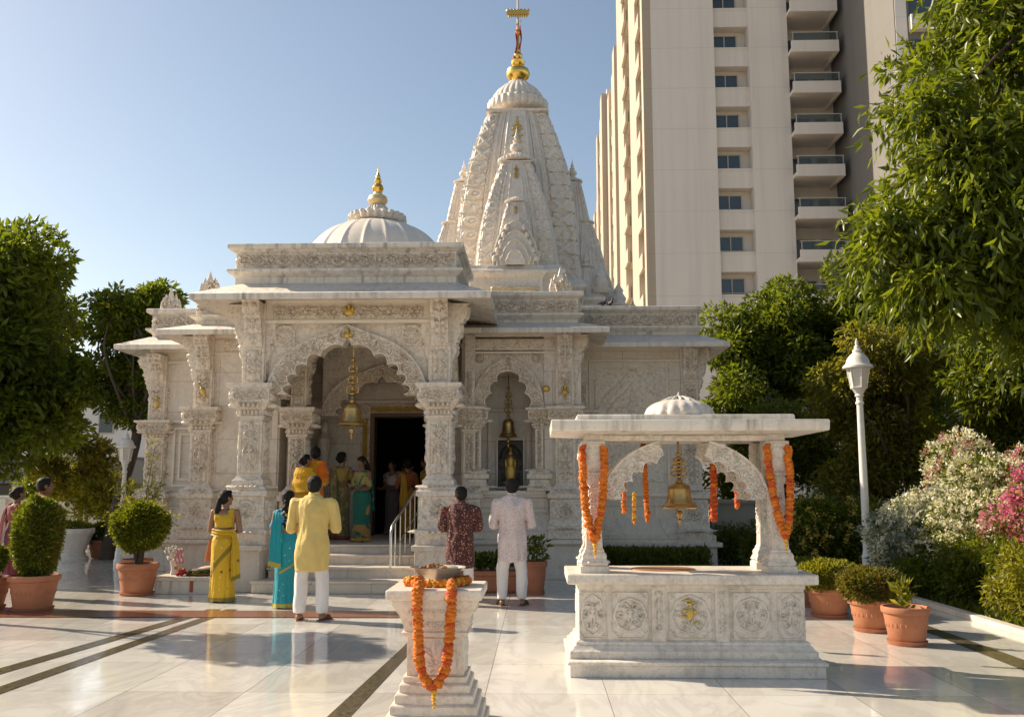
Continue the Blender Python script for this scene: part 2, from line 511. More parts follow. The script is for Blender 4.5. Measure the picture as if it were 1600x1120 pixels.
M['skin'] = plain('skin_brown', (.28,.145,.085), .5, 0, 60, .15, .15, .002)
M['skin_dark'] = plain('skin_deep_brown', (.19,.092,.052), .5, 0, 60, .15, .15, .002)
M['hair'] = plain('black_hair', (.012,.009,.007), .62, 0, 130, .6, .9, .006, spec=.25)
M['sandal'] = plain('brown_leather', (.16,.065,.032), .6, 0, 40, .3)
def cloth(name, base, pattern=None, rough=.8, weave=260):
    t = NT(name); c = t.coord(); col = base
    n = t.noise(c, 5, 4, .6); col = t.mix(t.math('MULTIPLY', t.ramp(n, [(.35,0.0),(.7,1.0)]), .3), base, tuple(x*.72 for x in base))
    for p in (pattern or ()):
        if p[0] == 'dots':
            _, sc, col2, size, prob = p
            v = t.n('TexVoronoi'); v.inputs['Scale'].default_value = sc; t.l(c, v.inputs['Vector'])
            sx = t.n('SeparateColor'); t.l(v.outputs['Color'], sx.inputs[0])
            f = t.math('MULTIPLY', t.math('LESS_THAN', v.outputs['Distance'], size), t.math('LESS_THAN', sx.outputs[0], prob)); col = t.mix(f, col, col2)
        elif p[0] == 'patch':
            _, sc, col2, lo = p
            f = t.ramp(t.noise(c, sc, 3, .5, .8), [(lo, 0.0), (lo+.05, 1.0)]); col = t.mix(f, col, col2)
        elif p[0] == 'band':       # woven border between two heights
            _, z0, z1, col2 = p
            s = t.n('SeparateXYZ'); t.l(c, s.inputs[0]); f = t.math('MULTIPLY', t.math('GREATER_THAN', s.outputs[2], z0), t.math('LESS_THAN', s.outputs[2], z1)); col = t.mix(f, col, col2)
    w = t.noise(c, weave, 2, .5); w2 = t.noise(t.coord((1,1,.4)), 11, 4, .6, .6)
    b = t.bump(w2, .55, .035, t.bump(w, .12, .002))
    t.bsdf(col, rough, b, spec=.25, Sheen_Weight=.15); return t.m

def hand(mb, w, dirv, nrm, side_, s, curl=.35):
    """palm, four unequal fingers bent at the knuckles, thumb leaving the side of the palm"""
    w = np.array(w, float); d = np.array(dirv, float); d /= np.linalg.norm(d); n = np.array(nrm, float); n -= d*(n@d); n /= np.linalg.norm(n); x = np.cross(d, n)*side_
    for k in range(4):
        kx = (-.030+.019*k)*s
        capsule(mb, w+d*.01*s+x*kx*.6, w+d*.085*s+x*kx, .014*s, .012*s, 8)
        L = (.066, .078, .074, .058)[k]*s
        p1 = w+d*.085*s+x*kx; p2 = p1+(d*math.cos(curl)+n*math.sin(curl))*L*.55; p3 = p2+(d*math.cos(2*curl)+n*math.sin(2*curl))*L*.5
        chain(mb, [p1, p2, p3], [.0095*s, .0088*s, .0072*s], 8)
    t1 = w+d*.025*s-x*.030*s; t2 = t1+(d*.75-x*.75+n*.2)*.036*s; t3 = t2+(d*.95-x*.1+n*.2)*.034*s
    chain(mb, [w+d*.01*s-x*.012*s, t1, t2, t3], [.014*s, .013*s, .0105*s, .0085*s], 8)

def person(name_loc, H, lab, rz=0, arms='namaste', female=False, head_turn=0.0, head_tilt=0.0, skin_mat='skin', legs=True, bare=True, stance=.055, build=1.0):
    """body of a person facing +y; heights are shares of H. Returns the thing and the key points"""
    t = thing('person', name_loc, lab, 'person', None, rz)
    sh = (.100 if female else .118)*build
    K = dict(H=H, sh=sh*H, female=female, b=build)
    mb = MB()
    def S(p): return np.array(p, float)*H
    b = build
    # trunk and neck
    chain(mb, [S((0,0,.52)), S((0,.004,.61)), S((0,.0,.70)), S((0,-.004,.765))], [.070*H*b, (.058 if female else .066)*H*b, .072*H*b, .068*H*b], 20)
    for sx in (-1, 1): chain(mb, [S((sx*.03,0,.76)), S((sx*sh*.9,0,.800))], [.060*H, .029*H], 14)
    capsule(mb, S((0,0,.80)), S((0,.010,.875)), .036*H, .031*H, 14)
    # head
    R3 = np.array(Matrix.Rotation(head_turn, 3, 'Z') @ Matrix.Rotation(head_tilt, 3, 'X'))
    hc = S((0,.012,.925)); K['hc'] = hc; K['R3'] = R3
    def Hd(p): return hc + R3 @ (np.array(p)*H)
    def he(p, r): mb.ell(Hd(p), tuple(np.array(r)*H), 16, 12, R3)
    he((0,-.004,.018), (.046,.056,.052)); he((0,.018,-.022), (.036,.040,.044)); he((0,.040,-.048), (.020,.016,.016))
    he((0,.060,-.010), (.0085,.014,.013)); he((0,.054,.006), (.006,.010,.02)); he((0,.052,-.030), (.016,.009,.005)); he((0,.050,-.036), (.013,.009,.005))
    for sx in (-1, 1):
        he((sx*.051,.000,-.004), (.006,.014,.019)); he((sx*.018,.049,.010), (.009,.006,.005)); he((sx*.019,.050,.022), (.014,.006,.004)); he((sx*.026,.038,-.012), (.014,.014,.013))
    # arms
    K['arm'] = {}
    for sx in (-1, 1):
        s0 = S((sx*sh,0,.806))
        mode = arms[0 if sx < 0 else 1] if isinstance(arms, tuple) else arms
        if mode == 'namaste': el, wr, dv, nv = S((sx*(sh+.034),.020,.628)), S((sx*.030,.150,.690)), (-sx*.12,.35,.9), (-sx,.0,.1)
        elif mode == 'front': el, wr, dv, nv = S((sx*(sh+.030),.012,.632)), S((sx*.055,.140,.625)), (-sx*.55,.8,.1), (0,-.1,1)
        elif mode == 'hold': el, wr, dv, nv = S((sx*(sh+.020),.015,.630)), S((sx*.095,.135,.600)), (-sx*.2,.95,.15), (0,0,1)
        else: el, wr, dv, nv = S((sx*(sh+.028),-.006,.625)), S((sx*(sh+.030),.030,.490)), (0,.1,-1), (-sx*1,.3,0)
        K['arm'][sx] = (s0, el, wr)
        chain(mb, [s0+S((0,0,-.006)), (s0+el)/2, el], [.027*H*b, .0275*H*b, .0235*H*b]); chain(mb, [el, el*.65+wr*.35, wr], [.0235*H*b, .024*H*b, .0155*H*b])
        hand(mb, wr, dv, nv, sx, H/1.72, .12 if mode == 'namaste' else .4)
    # legs and feet
    for sx in (-1, 1):
        hip, kn, an = S((sx*.044,0,.505)), S((sx*stance,.012,.285)), S((sx*(stance+.004),-.006,.048))
        chain(mb, [hip, (hip+kn)/2, kn], [.054*H*b, .048*H*b, .036*H*b]); chain(mb, [kn, kn*.7+an*.3+S((0,-.008,0)), an], [.036*H, .035*H, .021*H])
        f = sx*.25
        heel = an+S((0,-.018,-.022)); ball = an+S((math.sin(f)*.09,.085*math.cos(f),-.033))
        chain(mb, [heel, an+S((0,.02,-.02)), ball], [.020*H, .021*H, .0165*H])
        for k in range(5):
            o = ball+S(((-.018+.009*k)*1.0,0,-.002)); capsule(mb, o, o+S((math.sin(f)*.024,.026-.003*abs(k-2)-.002*k*sx,-.002)), .0075*H, .006*H, 7)
    K['body'] = skin(mb, 'body', M[skin_mat], t, .0068, 3)
    return t, K

def hair_cap(t, K, long=None, bun=False, low=0, mat='hair', seed=0):
    H, hc, R3 = K['H'], K['hc'], K['R3']; mb = MB()
    def he(p, r): mb.ell(hc+R3 @ (np.array(p)*H), tuple(np.array(r)*H), 18, 12, R3)
    he((0,-.010,.022), (.054,.058,.053)); he((0,-.020,-.002), (.047,.046,.050)); he((0,.022,.052), (.036,.030,.022))
    f = K['female']
    if f: he((0,-.024,-.030), (.036,.034,.030))
    else: he((0,-.026,-.022), (.040,.030,.026))
    for sx in (-1, 1): he((sx*.041,-.012,.008 if not f else .002), (.012,.020 if not f else .026,.026 if not f else .034))
    if bun: he((0,-.066,-.006), (.034,.028,.034)); he((.01,-.074,.006), (.02,.02,.022))
    if long == 'tail':
        pts = [(0,-.058,-.006),(.0,-.074,-.05),(-.006,-.078,-.10),(-.014,-.078,-.155),(-.018,-.072,-.21)]
        chain(mb, [hc+R3 @ (np.array(p)*H) for p in pts], [.024*H,.024*H,.029*H,.027*H,.012*H]); he((0,-.064,-.008), (.022,.018,.016))
    if long == 'loose':
        chain(mb, [hc+R3 @ (np.array(p)*H) for p in ((0,-.035,-.01),(0,-.058,-.06),(.004,-.066,-.13),(.006,-.064,-.19))], [.046*H,.044*H,.040*H,.022*H])
    if long == 'braid':
        for k in range(9):
            p = hc+np.array((.012*math.sin(k*2.6),-.070-.002*k,-.03-.026*k))*H; mb.ell(p, (.022*H,.018*H,.020*H), 10, 7)
    return skin(mb, 'hair', M[mat], t, .007, 2, .004, 60, .25, seed)

def kurta(t, K, mat, hem=.345, sleeve=1.0, flare=.102, collar=True, seed=1, slit=True):
    H, b = K['H'], K['b']; mb = MB()
    def fold(a, z):
        q = np.clip((.62-z/H)/.3, 0, 1)
        return 1+q*(.028*np.sin(5*a+seed)+.018*np.sin(11*a+2*seed))
    rows = [(hem,flare,.090),(hem+.10,.110,.092),(.52,.108,.092),(.60,.096,.086),(.66,.098,.087),(.73,.106,.088),(.780,.109,.084),(.808,.096,.070),(.835,.078,.054),(.858,.046,.044)]
    loft(mb, [(z*H, 0, .000*H, rx*H*b*(1.0 if not K['female'] else .94), ry*H*b) for z, rx, ry in rows], 48, fold)
    for sx in (-1, 1):
        s0, el, wr = K['arm'][sx]
        end = el+(wr-el)*max(0, min(.92, (sleeve-.5)*2)) if sleeve > .5 else s0+(el-s0)*sleeve*2
        capsule(mb, s0*np.array((.7,1,1))+np.array((0,0,.0))+np.array((0,0,-.004*H)), s0+np.array((0,0,-.006*H)), .043*H, .039*H, 14)
        if sleeve > .5: chain(mb, [s0+np.array((0,0,-.007*H)), el, end], [.0385*H*b, .034*H*b, .025*H*b])
        else: chain(mb, [s0+np.array((0,0,-.008*H)), end], [.038*H*b, .038*H*b])
    o = skin(mb, 'kurta', mat, t, .0095, 4, .019, 10, .32, seed*7.3)
    if collar:
        mb = MB(); loft(mb, [(.850*H,0,.004*H,.046*H,.046*H),(.868*H,0,.008*H,.040*H,.040*H),(.884*H,0,.010*H,.037*H,.037*H)], 28, None, False); mb.build('collar', mat, o)
    return o
def trousers(t, K, mat, seed=0, stance=.055, taper=.040, top=.50):
    H = K['H']; mb = MB()
    for sx in (-1, 1):
        loft(mb, [(.052*H, sx*(stance+.004)*H, .0, taper*.86*H, taper*1.05*H),(.10*H, sx*(stance+.003)*H, -.002*H, taper*.98*H, taper*1.1*H),(.28*H, sx*stance*H, .004*H, .047*H, .052*H),(.42*H, sx*.050*H, 0, .056*H, .064*H),(top*H, sx*.046*H, 0, .058*H, .070*H)], 26)
    return skin(mb, 'trousers', mat, t, .010, 4, .009, 9, .5, seed+3.1)
def sandals(t, K, stance=.055):
    H = K['H']
    for sx in (-1, 1):
        mb = MB(); f = sx*.25; c = np.array((sx*(stance+.004), -.006, 0))*H; u = np.array((math.sin(f), math.cos(f))); v = np.array((u[1], -u[0])); rows = []
        out = [(-.045,.0),(-.040,.020),(-.01,.024),(.03,.026),(.08,.034),(.112,.030),(.128,.0),(.112,-.028),(.08,-.030),(.03,-.022),(-.01,-.022),(-.040,-.020)]
        poly = [tuple(c[:2]+u*a*H*.98+v*q*H) for a, q in out]
        mb.prism(poly, 'z', .0, .014); s = mb.build('sandal', M['sandal'], t, bevel=.003)
        mb = MB(); rows = []
        for a in (.045, .085):
            rows.append([tuple(c[:2]+u*a*H+v*q*H)+(.014+.030*H*math.sqrt(max(0,1-(q/.034)**2)),) for q in np.linspace(-.031,.033,9)])
        mb.grid(np.array(rows)); mb.build('strap', M['sandal'], s)
def skirt_surface(H, seed, hip=.104, hem=.108, pleat=.045, lean=0.0):
    zz = [.018,.06,.14,.24,.34,.43,.50,.55,.60,.635]; rx = [hem,hem*.985,hem*.94,hem*.91,hem*.935,hip*.985,hip,hip*.95,.086,.078]; ry = [hem*.90,hem*.88,hem*.84,hem*.82,hem*.84,hip*.86,hip*.86,hip*.80,.068,.062]
    def f(a, z):
        q = z/H; k = np.clip((.55-q)/.5, 0, 1)
        w = 1+pleat*k*(np.sin(9*a+seed+1.5*q)+.6*np.sin(17*a+2.3*seed-3*q))+.010*np.sin(3*a+14*q+seed)
        return np.stack([np.interp(q, zz, rx)*H*w*np.cos(a)+lean*(q-.3)*H, np.interp(q, zz, ry)*H*w*np.sin(a), z*np.ones_like(a)], -1)
    return f
def sari(t, K, mat, border_mat, blouse_mat, seed=0, hip=.104, hem=.108, back='low', sleeve=.22, pallu='back', pallu_mat=None, band=None):
    H, b = K['H'], K['b']; f = skirt_surface(H, seed, hip, hem)
    a = np.linspace(0, 2*PI, 120, endpoint=False); mb = MB()
    mb.grid(np.array([f(a, z*H) for z in np.linspace(.016, .632, 64)]), close_u=True)
    sk = mb.build('sari_skirt', mat, t, sharp=80)
    mb = MB(); mb.grid(np.array([f(a, z*H)*np.array((1.012,1.012,1)) for z in np.linspace(.014, .045, 5)]), close_u=True); mb.build('hem_border', border_mat, sk, sharp=80)
    mb = MB(); mb.grid(np.array([f(a, z*H)*np.array((1.02+.012*math.sin(z*300),1.02,1)) for z in np.linspace(.60, .635, 7)]), close_u=True); mb.build('waist_fold', mat, sk, sharp=80)
    if band:                  # woven border that winds round the skirt
        a0, z0, a1, z1, wd = band; mb = MB(); rows = []
        for k in range(40):
            s = k/39; aa = a0+(a1-a0)*s; z = (z0+(z1-z0)*s**1.1)*H
            rows.append([f(np.array([aa]), z+(q-.5)*wd*H)[0]*np.array((1.025+.01*math.sin(q*7),1.025+.01*math.sin(q*7),1)) for q in np.linspace(0,1,7)])
        mb.grid(np.array(rows)); mb.build('drape_border', border_mat, sk, sharp=80)
    # blouse
    mb = MB(); top = .80 if back == 'high' else .772
    rows = [(.662,.080,.078),(.70,.084,.082),(.735,.089,.084),(top-.005,.092,.078),(top+.014,.080,.060)]
    loft(mb, [(z*H,0,0,rx*H*b,ry*H*b) for z, rx, ry in rows], 40)
    for sx in (-1, 1):
        s0, el, wr = K['arm'][sx]
        chain(mb, [np.array((sx*.050*H,-.046*H,.735*H)), np.array((sx*.068*H,-.024*H,.808*H)), np.array((sx*.060*H,.036*H,.775*H))], [.034*H,.028*H,.026*H])
        if sleeve: chain(mb, [s0*.9, s0+(el-s0)*sleeve*2], [.042*H*b, .036*H*b])
    skin(mb, 'blouse', blouse_mat, t, .0085, 3, .004, 14, .6, seed)
    # pallu: the loose end over the left shoulder
    pm = pallu_mat or mat; mb = MB(); rows = []
    if pallu == 'back':       # falls down the back from the shoulder
        path = [((-.030,.078,.66),(.05,.080,.69)),((-.070,.060,.765),(-.01,.066,.785)),((-.098,.0,.828),(-.045,.004,.838)),((-.098,-.056,.78),(-.040,-.060,.80)),((-.102,-.082,.70),(-.030,-.086,.70)),((-.110,-.096,.58),(-.020,-.104,.57)),((-.112,-.100,.46),(-.016,-.108,.44)),((-.116,-.102,.36),(-.014,-.112,.34))]
    elif pallu == 'side':     # crosses the hip and hangs at the right side
        path = [((-.10,-.050,.595),(-.095,-.045,.655)),((-.03,-.086,.585),(-.03,-.080,.645)),((.05,-.084,.585),(.055,-.074,.645)),((.088,-.066,.565),(.100,-.020,.64)),((.092,-.080,.47),(.138,-.005,.53)),((.094,-.090,.37),(.150,-.010,.42)),((.098,-.092,.27),(.160,-.012,.31)),((.102,-.090,.185),(.166,-.016,.215))]
    else:                     # wrapped round both shoulders
        path = [((-.14,.02,.62),(-.12,.05,.80)),((-.145,-.03,.60),(-.112,-.01,.835)),((-.11,-.085,.58),(-.07,-.050,.845)),((0,-.105,.57),(0,-.062,.85)),((.11,-.085,.58),(.07,-.050,.845)),((.145,-.03,.60),(.112,-.01,.835)),((.14,.02,.62),(.12,.05,.80)),((.08,.09,.62),(.07,.075,.79))]
    A = smooth_path([np.array(p[0])*H for p in path], 42); B = smooth_path([np.array(p[1])*H for p in path], 42)
    for p, q in zip(A, B):
        row = []
        for s in np.linspace(0, 1, 14):
            c = p+(q-p)*s; n = np.array((c[0], c[1], 0)); n /= np.linalg.norm(n)+1e-6
            row.append(c+n*(.006*H*math.sin(s*16+seed)+.004*H))
        rows.append(row)
    mb.grid(np.array(rows)); mb.grid(np.array(rows)-np.array((0,0,.0))*1+0.0 if False else np.array(rows)*np.array((.985,.985,1)), flip=True)
    pl = mb.build('pallu', pm, t, sharp=80)
    mb = MB(); e = np.array(rows)[-4:]; mb.grid(e*np.array((1.012,1.012,1))); mb.build('pallu_end', border_mat, pl, sharp=80)
    return sk
def smooth_path(ctrl, n=60):
    c = [np.array(p, float) for p in ctrl]; c = [2*c[0]-c[1]]+c+[2*c[-1]-c[-2]]; out = []
    m = n//(len(c)-3)+1
    for i in range(1, len(c)-2):
        for k in range(m):
            t = k/m
            out.append(.5*((2*c[i])+(-c[i-1]+c[i+1])*t+(2*c[i-1]-5*c[i]+4*c[i+1]-c[i+2])*t*t+(-c[i-1]+3*c[i]-3*c[i+1]+c[i+2])*t**3))
    out.append(c[-2]); return out

white_c = cloth('white_cotton', (.72,.68,.66))
# man in the pale yellow kurta
t, K = person((-2.79, 11.62, 0), 1.76, 'man in a plain pale yellow kurta and white trousers, seen from behind', arms='namaste', stance=.075, build=1.08)
kurta(t, K, cloth('yellow_kurta_cloth', (.68,.50,.17)), .335, .98, .108, seed=1); trousers(t, K, white_c, 1, .075, .046); hair_cap(t, K, seed=1); sandals(t, K, .075)
# man in the white and pink dotted kurta
t, K = person((-.36, 13.12, 0), 1.74, 'man in a white kurta with small pink dots and white trousers, seen from behind', arms='front', stance=.075, build=1.06)
kurta(t, K, cloth('dotted_kurta_cloth', (.66,.57,.55), (('dots', 62, (.46,.27,.27), .36, .62), ('dots', 25, (.50,.30,.30), .18, .5))), .345, .98, .108, seed=2); trousers(t, K, white_c, 2, .075, .043); hair_cap(t, K, seed=2); sandals(t, K, .075)
# man in the dark floral kurta
t, K = person((-1.08, 13.1, 0), 1.63, 'man in a dark maroon floral shirt and white trousers, standing by the right pillar', arms='front', stance=.07, build=1.12, skin_mat='skin_dark', head_turn=.25)
kurta(t, K, cloth('floral_kurta_cloth', (.075,.026,.022), (('dots', 46, (.34,.12,.10), .38, .5), ('dots', 33, (.46,.36,.26), .28, .35))), .315, .42, .104, seed=3); trousers(t, K, white_c, 3, .07, .043); hair_cap(t, K, seed=3); sandals(t, K, .07)
# woman in the yellow sari
t, K = person((-4.50, 13.42, 0), 1.575, 'woman in a bright yellow sari with a long black ponytail', arms='front', female=True, head_turn=-.75, build=1.06)
ysari = cloth('yellow_sari_cloth', (.64,.385,.018), (('dots', 9, (.22,.12,.02), .20, .35), ('dots', 13, (.70,.58,.18), .16, .3)), .55)
sari(t, K, ysari, cloth('olive_border', (.26,.19,.025)), cloth('yellow_blouse', (.58,.36,.02), None, .6), 1, .112, .116, sleeve=0, pallu='side', band=(2*PI-.55, .50, PI+.55, .24, .055)); hair_cap(t, K, 'tail', seed=4)
# woman in the turquoise sari
t, K = person((-3.42, 12.76, 0), 1.575, 'woman in a turquoise sari with a dark braid, partly hidden by the man in yellow', arms='namaste', female=True, head_turn=-.2)
sari(t, K, cloth('turquoise_sari_cloth', (.015,.30,.37), (('dots', 14, (.35,.55,.50), .14, .35),), .5), cloth('gold_green_border', (.42,.38,.08)), cloth('blue_blouse', (.06,.22,.32)), 2, .104, .10, back='high', sleeve=.34, pallu='back', pallu_mat=cloth('turquoise_pallu', (.02,.32,.38)), band=(PI+1.2, .30, 2*PI-.2, .40, .02)); hair_cap(t, K, 'braid', seed=5)
mb = MB(); H = K['H']
mb.grid(np.array([[(x*H+.02*H, (-.080-.03*abs(x)*0)*H, z*H) for x in np.linspace(-.030, .035, 6)] for z in np.linspace(.80, .68, 8)])); mb.build('scarf', cloth('mustard_scarf', (.42,.30,.04)), t)
# people in the porch
t, K = person((-3.90, 16.25, .66), 1.66, 'woman wrapped in an orange and yellow shawl at the top of the stairs', arms='namaste', female=True, head_turn=.2)
sari(t, K, cloth('orange_sari_cloth', (.58,.16,.012), (('patch', 3, (.52,.28,.02), .56),), .6), cloth('mustard_border', (.46,.27,.02)), cloth('orange_blouse', (.55,.16,.015)), 3, pallu='wrap', pallu_mat=cloth('orange_shawl', (.66,.15,.008), (('patch', 3.5, (.55,.30,.015), .53),))); hair_cap(t, K, bun=True, seed=6)
t, K = person((-3.62, 17.15, .66), 1.60, 'woman in an olive patterned sari standing behind the orange shawl', arms='namaste', female=True, head_turn=-.5)
sari(t, K, cloth('olive_sari_cloth', (.17,.15,.07), (('patch', 9, (.30,.22,.10), .53), ('dots', 16, (.07,.12,.05), .3, .5))), cloth('maroon_border', (.22,.05,.03)), cloth('olive_blouse', (.34,.24,.06)), 4, back='high', sleeve=.3); hair_cap(t, K, bun=True, seed=7)
t, K = person((-3.56, 17.9, .66), 1.27, 'child in a long white dress beside the porch wall', arms='side', female=True, skin_mat='skin_dark')
kurta(t, K, cloth('white_dress', (.60,.55,.52)), .10, .6, .12, False, 5); hair_cap(t, K, seed=8)
t, K = person((-3.12, 16.55, .66), 1.50, 'woman in a green sari with gold pattern at the porch threshold', rz=PI-.5, arms=('hold','hold'), female=True, head_tilt=-.35, skin_mat='skin_dark')
sari(t, K, cloth('green_sari_cloth', (.012,.12,.085), (('patch', 3.2, (.36,.19,.05), .56), ('band', .05, .30, (.30,.17,.05)), ('patch', 5, (.012,.10,.085), .50))), cloth('gold_border', (.42,.26,.05)), cloth('green_blouse', (.30,.26,.08)), 5, .116, .116, back='high', sleeve=.4, pallu='back', pallu_mat=cloth('green_pallu', (.012,.13,.09), (('dots', 15, (.40,.30,.08), .3, .4),))); hair_cap(t, K, 'loose', seed=9)
for i, (x, y, H_, c1, c2, rz, lab, wrap) in enumerate(((-2.98, 19.15, 1.50, (.62,.50,.46), (.16,.12,.13), 2.6, 'woman with a pale shawl just inside the dark temple doorway', 'wrap'), (-2.84, 19.75, 1.55, (.40,.16,.10), (.22,.10,.07), .4, 'person in dark red deep inside the temple doorway', 'back'), (-2.60, 19.25, 1.46, (.66,.46,.04), (.50,.42,.06), 2.2, 'woman in a yellow shawl in the middle of the temple doorway', 'wrap'), (-2.27, 19.0, 1.56, (.70,.45,.03), (.60,.38,.03), 1.4, 'woman in a golden yellow sari at the right side of the temple doorway', 'wrap'))):
    t, K = person((x, y, .66), H_, lab, rz=rz, arms='hold', female=True, skin_mat='skin')
    sari(t, K, cloth('doorway_sari_%s' % 'abcd'[i], c2), cloth('doorway_border_%s' % 'abcd'[i], (.3,.2,.05)), cloth('doorway_blouse_%s' % 'abcd'[i], c1), 6+i, pallu=wrap, pallu_mat=cloth('doorway_shawl_%s' % 'abcd'[i], c1)); hair_cap(t, K, bun=(i % 2 == 0), seed=10+i)
t, K = person((-4.02, 16.02, .66), 1.52, 'woman in a mustard yellow shawl half hidden beside the orange shawl', rz=-.3, arms='namaste', female=True, head_turn=-.4)
sari(t, K, cloth('mustard_sari_cloth', (.50,.27,.02)), cloth('red_border', (.40,.08,.03)), cloth('mustard_blouse', (.50,.28,.02)), 21, pallu='wrap', pallu_mat=cloth('mustard_shawl', (.62,.34,.015))); hair_cap(t, K, bun=True, seed=21)
t, K = person((-2.55, 18.25, .66), 1.50, 'woman in a saffron sari standing outside the right half of the doorway', rz=.35, arms='namaste', female=True)
sari(t, K, cloth('saffron_sari_cloth', (.55,.24,.03), (('patch', 5, (.30,.10,.03), .55),)), cloth('saffron_border', (.35,.22,.04)), cloth('saffron_blouse', (.40,.10,.04)), 22, back='high', sleeve=.35, pallu='back', pallu_mat=cloth('saffron_pallu', (.64,.36,.04))); hair_cap(t, K, bun=True, seed=22)
# people on the left
t, K = person((-7.36, 13.75, 0), 1.76, 'person in a rust brown shirt standing behind the tall column-shaped shrub', rz=-.9, arms='side', skin_mat='skin_dark', build=1.05)
kurta(t, K, cloth('rust_shirt_cloth', (.20,.075,.025)), .40, .7, .10, seed=7); trousers(t, K, cloth('dark_trousers', (.05,.045,.045)), 5); hair_cap(t, K, seed=15); sandals(t, K)
t, K = person((-8.62, 15.3, 0), 1.62, 'person in a faded maroon dress cut by the left edge of the view', rz=-.5, arms='side', female=True, skin_mat='skin_dark')
sari(t, K, cloth('maroon_dress_cloth', (.15,.028,.045)), cloth('pink_border', (.40,.10,.12)), cloth('maroon_blouse', (.24,.06,.06)), 11, back='high', sleeve=.4, pallu='back', pallu_mat=cloth('maroon_pallu', (.26,.06,.07))); hair_cap(t, K, bun=True, seed=16)

# two pigeons on the parapet
M['pigeon'] = plain('grey_feathers', (.055,.055,.065), .6, 0, 40, .4)
for i, (x, z, rz, lab) in enumerate(((1.32, 5.195, .6, 'dark pigeon on the temple parapet below the spire, the left of the pair'), (1.47, 5.195, -.9, 'dark pigeon on the temple parapet below the spire, the right of the pair'))):
    t = thing('pigeon', (x, 18.47, z), lab, 'bird', 'pigeons on the parapet', rz)
    mb = MB(); chain(mb, [(-.06,0,.085),(.0,0,.085),(.05,0,.10)], [.030,.045,.036], 12); chain(mb, [(.05,0,.11),(.075,0,.165),(.085,0,.185)], [.028,.018,.021], 10)
    chain(mb, [(-.05,0,.085),(-.13,0,.06)], [.026,.012], 8); capsule(mb, (.10,0,.183), (.122,0,.178), .006, .003, 6)
    for s_ in (-1, 1): chain(mb, [(.0,s_*.02,.06),(.005,s_*.02,.004),(.03,s_*.02,.005)], [.009,.005,.004], 6)
    skin(mb, 'body', M['pigeon'], t, .005, 2)
# ------------------------------------------------------------------ the temple
T0 = (-2.6, 16.5, 0)
temple = thing('temple', T0, 'white carved marble temple with tall curved spire, ribbed dome and arched porch', 'temple')
def pieces(mb, gap=.03):
    """sort what a builder collected into groups that touch each other"""
    V = np.concatenate(mb.v); p = list(range(len(V)))
    def find(i):
        while p[i] != i: p[i] = p[p[i]]; i = p[i]
        return i
    for f in mb.f:
        a = find(f[0])
        for q in f[1:]: p[find(q)] = a
    root = np.array([find(i) for i in range(len(V))]); ids = np.unique(root)
    box = {i: (V[root == i].min(0)-gap/2, V[root == i].max(0)+gap/2) for i in ids}
    g = {i: i for i in ids}
    def gf(i):
        while g[i] != i: i = g[i]
        return i
    for i in ids:
        for j in ids:
            if i < j and (box[i][0] <= box[j][1]).all() and (box[j][0] <= box[i][1]).all(): g[gf(j)] = gf(i)
    out = {}
    for f in mb.f: out.setdefault(gf(root[f[0]]), []).append(f)
    res = []
    for fs in out.values():
        used = sorted({i for f in fs for i in f}); m = {k: n for n, k in enumerate(used)}
        q = MB(); q.add(V[used], [[m[i] for i in f] for f in fs]); res.append(q)
    return res

def part(mb, name, mat, parent=None, label=None, split=False, **kw):
    """a mesh modelled in place: its own offset undoes the place of the thing it belongs to"""
    if split:
        return [part(q, name, mat, parent, label, **kw) for q in pieces(mb)][0]
    parent = parent or temple
    o = mb.build(name, mat, parent, **kw)
    if parent.parent is None:
        o.location = -parent.location
    if label: o['label'] = label
    return o

def bracket(mb, cx, cy, n, w, z0, z1, out, lobes=3, seed=0):
    """tiered scroll corbel, carved with leaves, on the face whose outward normal is n"""
    n = np.array((n[0], n[1], 0.0)); u = np.array((-n[1], n[0], 0.0))
    m, k = 60, 27
    c = pillar_canvas(w, z1-z0, min(.012, w/20), .045, 900+int(abs(cx*37+cy*11))+seed, fig=False)
    for i in range(lobes): c.stroke([(0, (i+.97)/lobes*(z1-z0)), (w, (i+.97)/lobes*(z1-z0))], .022, .022, .05)
    T = np.linspace(0, 1, m+1); Q = np.linspace(-1, 1, k)
    ph = np.mod(T*lobes, 1.0)
    o = .02+out*(.15*T+.62*np.ceil(np.clip(T*lobes, .01, None))/lobes*T)+.055*np.sin(PI*np.minimum(ph*1.08, 1))*(.45+.55*T)
    jj = np.clip((T*c.nv).astype(int), 0, c.nv); ii = np.clip(((Q+1)/2*c.nu).astype(int), 0, c.nu)
    H = c.H[jj][:, ii]*1.0+.012*np.cos(Q*PI*1.5)**2
    P = np.array((cx, cy, 0.0))+(o[:,None]+H)[...,None]*n+(Q*w/2)[None,:,None]*u
    P[...,2] = (z0+(z1-z0)*T)[:,None]
    e0 = P[:, :1].copy(); e1 = P[:, -1:].copy()
    e0 -= n*((e0-np.array((cx, cy, 0))) @ n + .02)[...,None]; e1 -= n*((e1-np.array((cx, cy, 0))) @ n + .02)[...,None]
    P = np.concatenate([e0, P, e1], 1)
    b = mb.n; K = k+2
    mb.grid(P)
    q = b+m*K
    mb.f.append([q+i for i in range(K)]); mb.mi.append(0)
    mb.f.append([b+i for i in range(K-1, -1, -1)]); mb.mi.append(0)

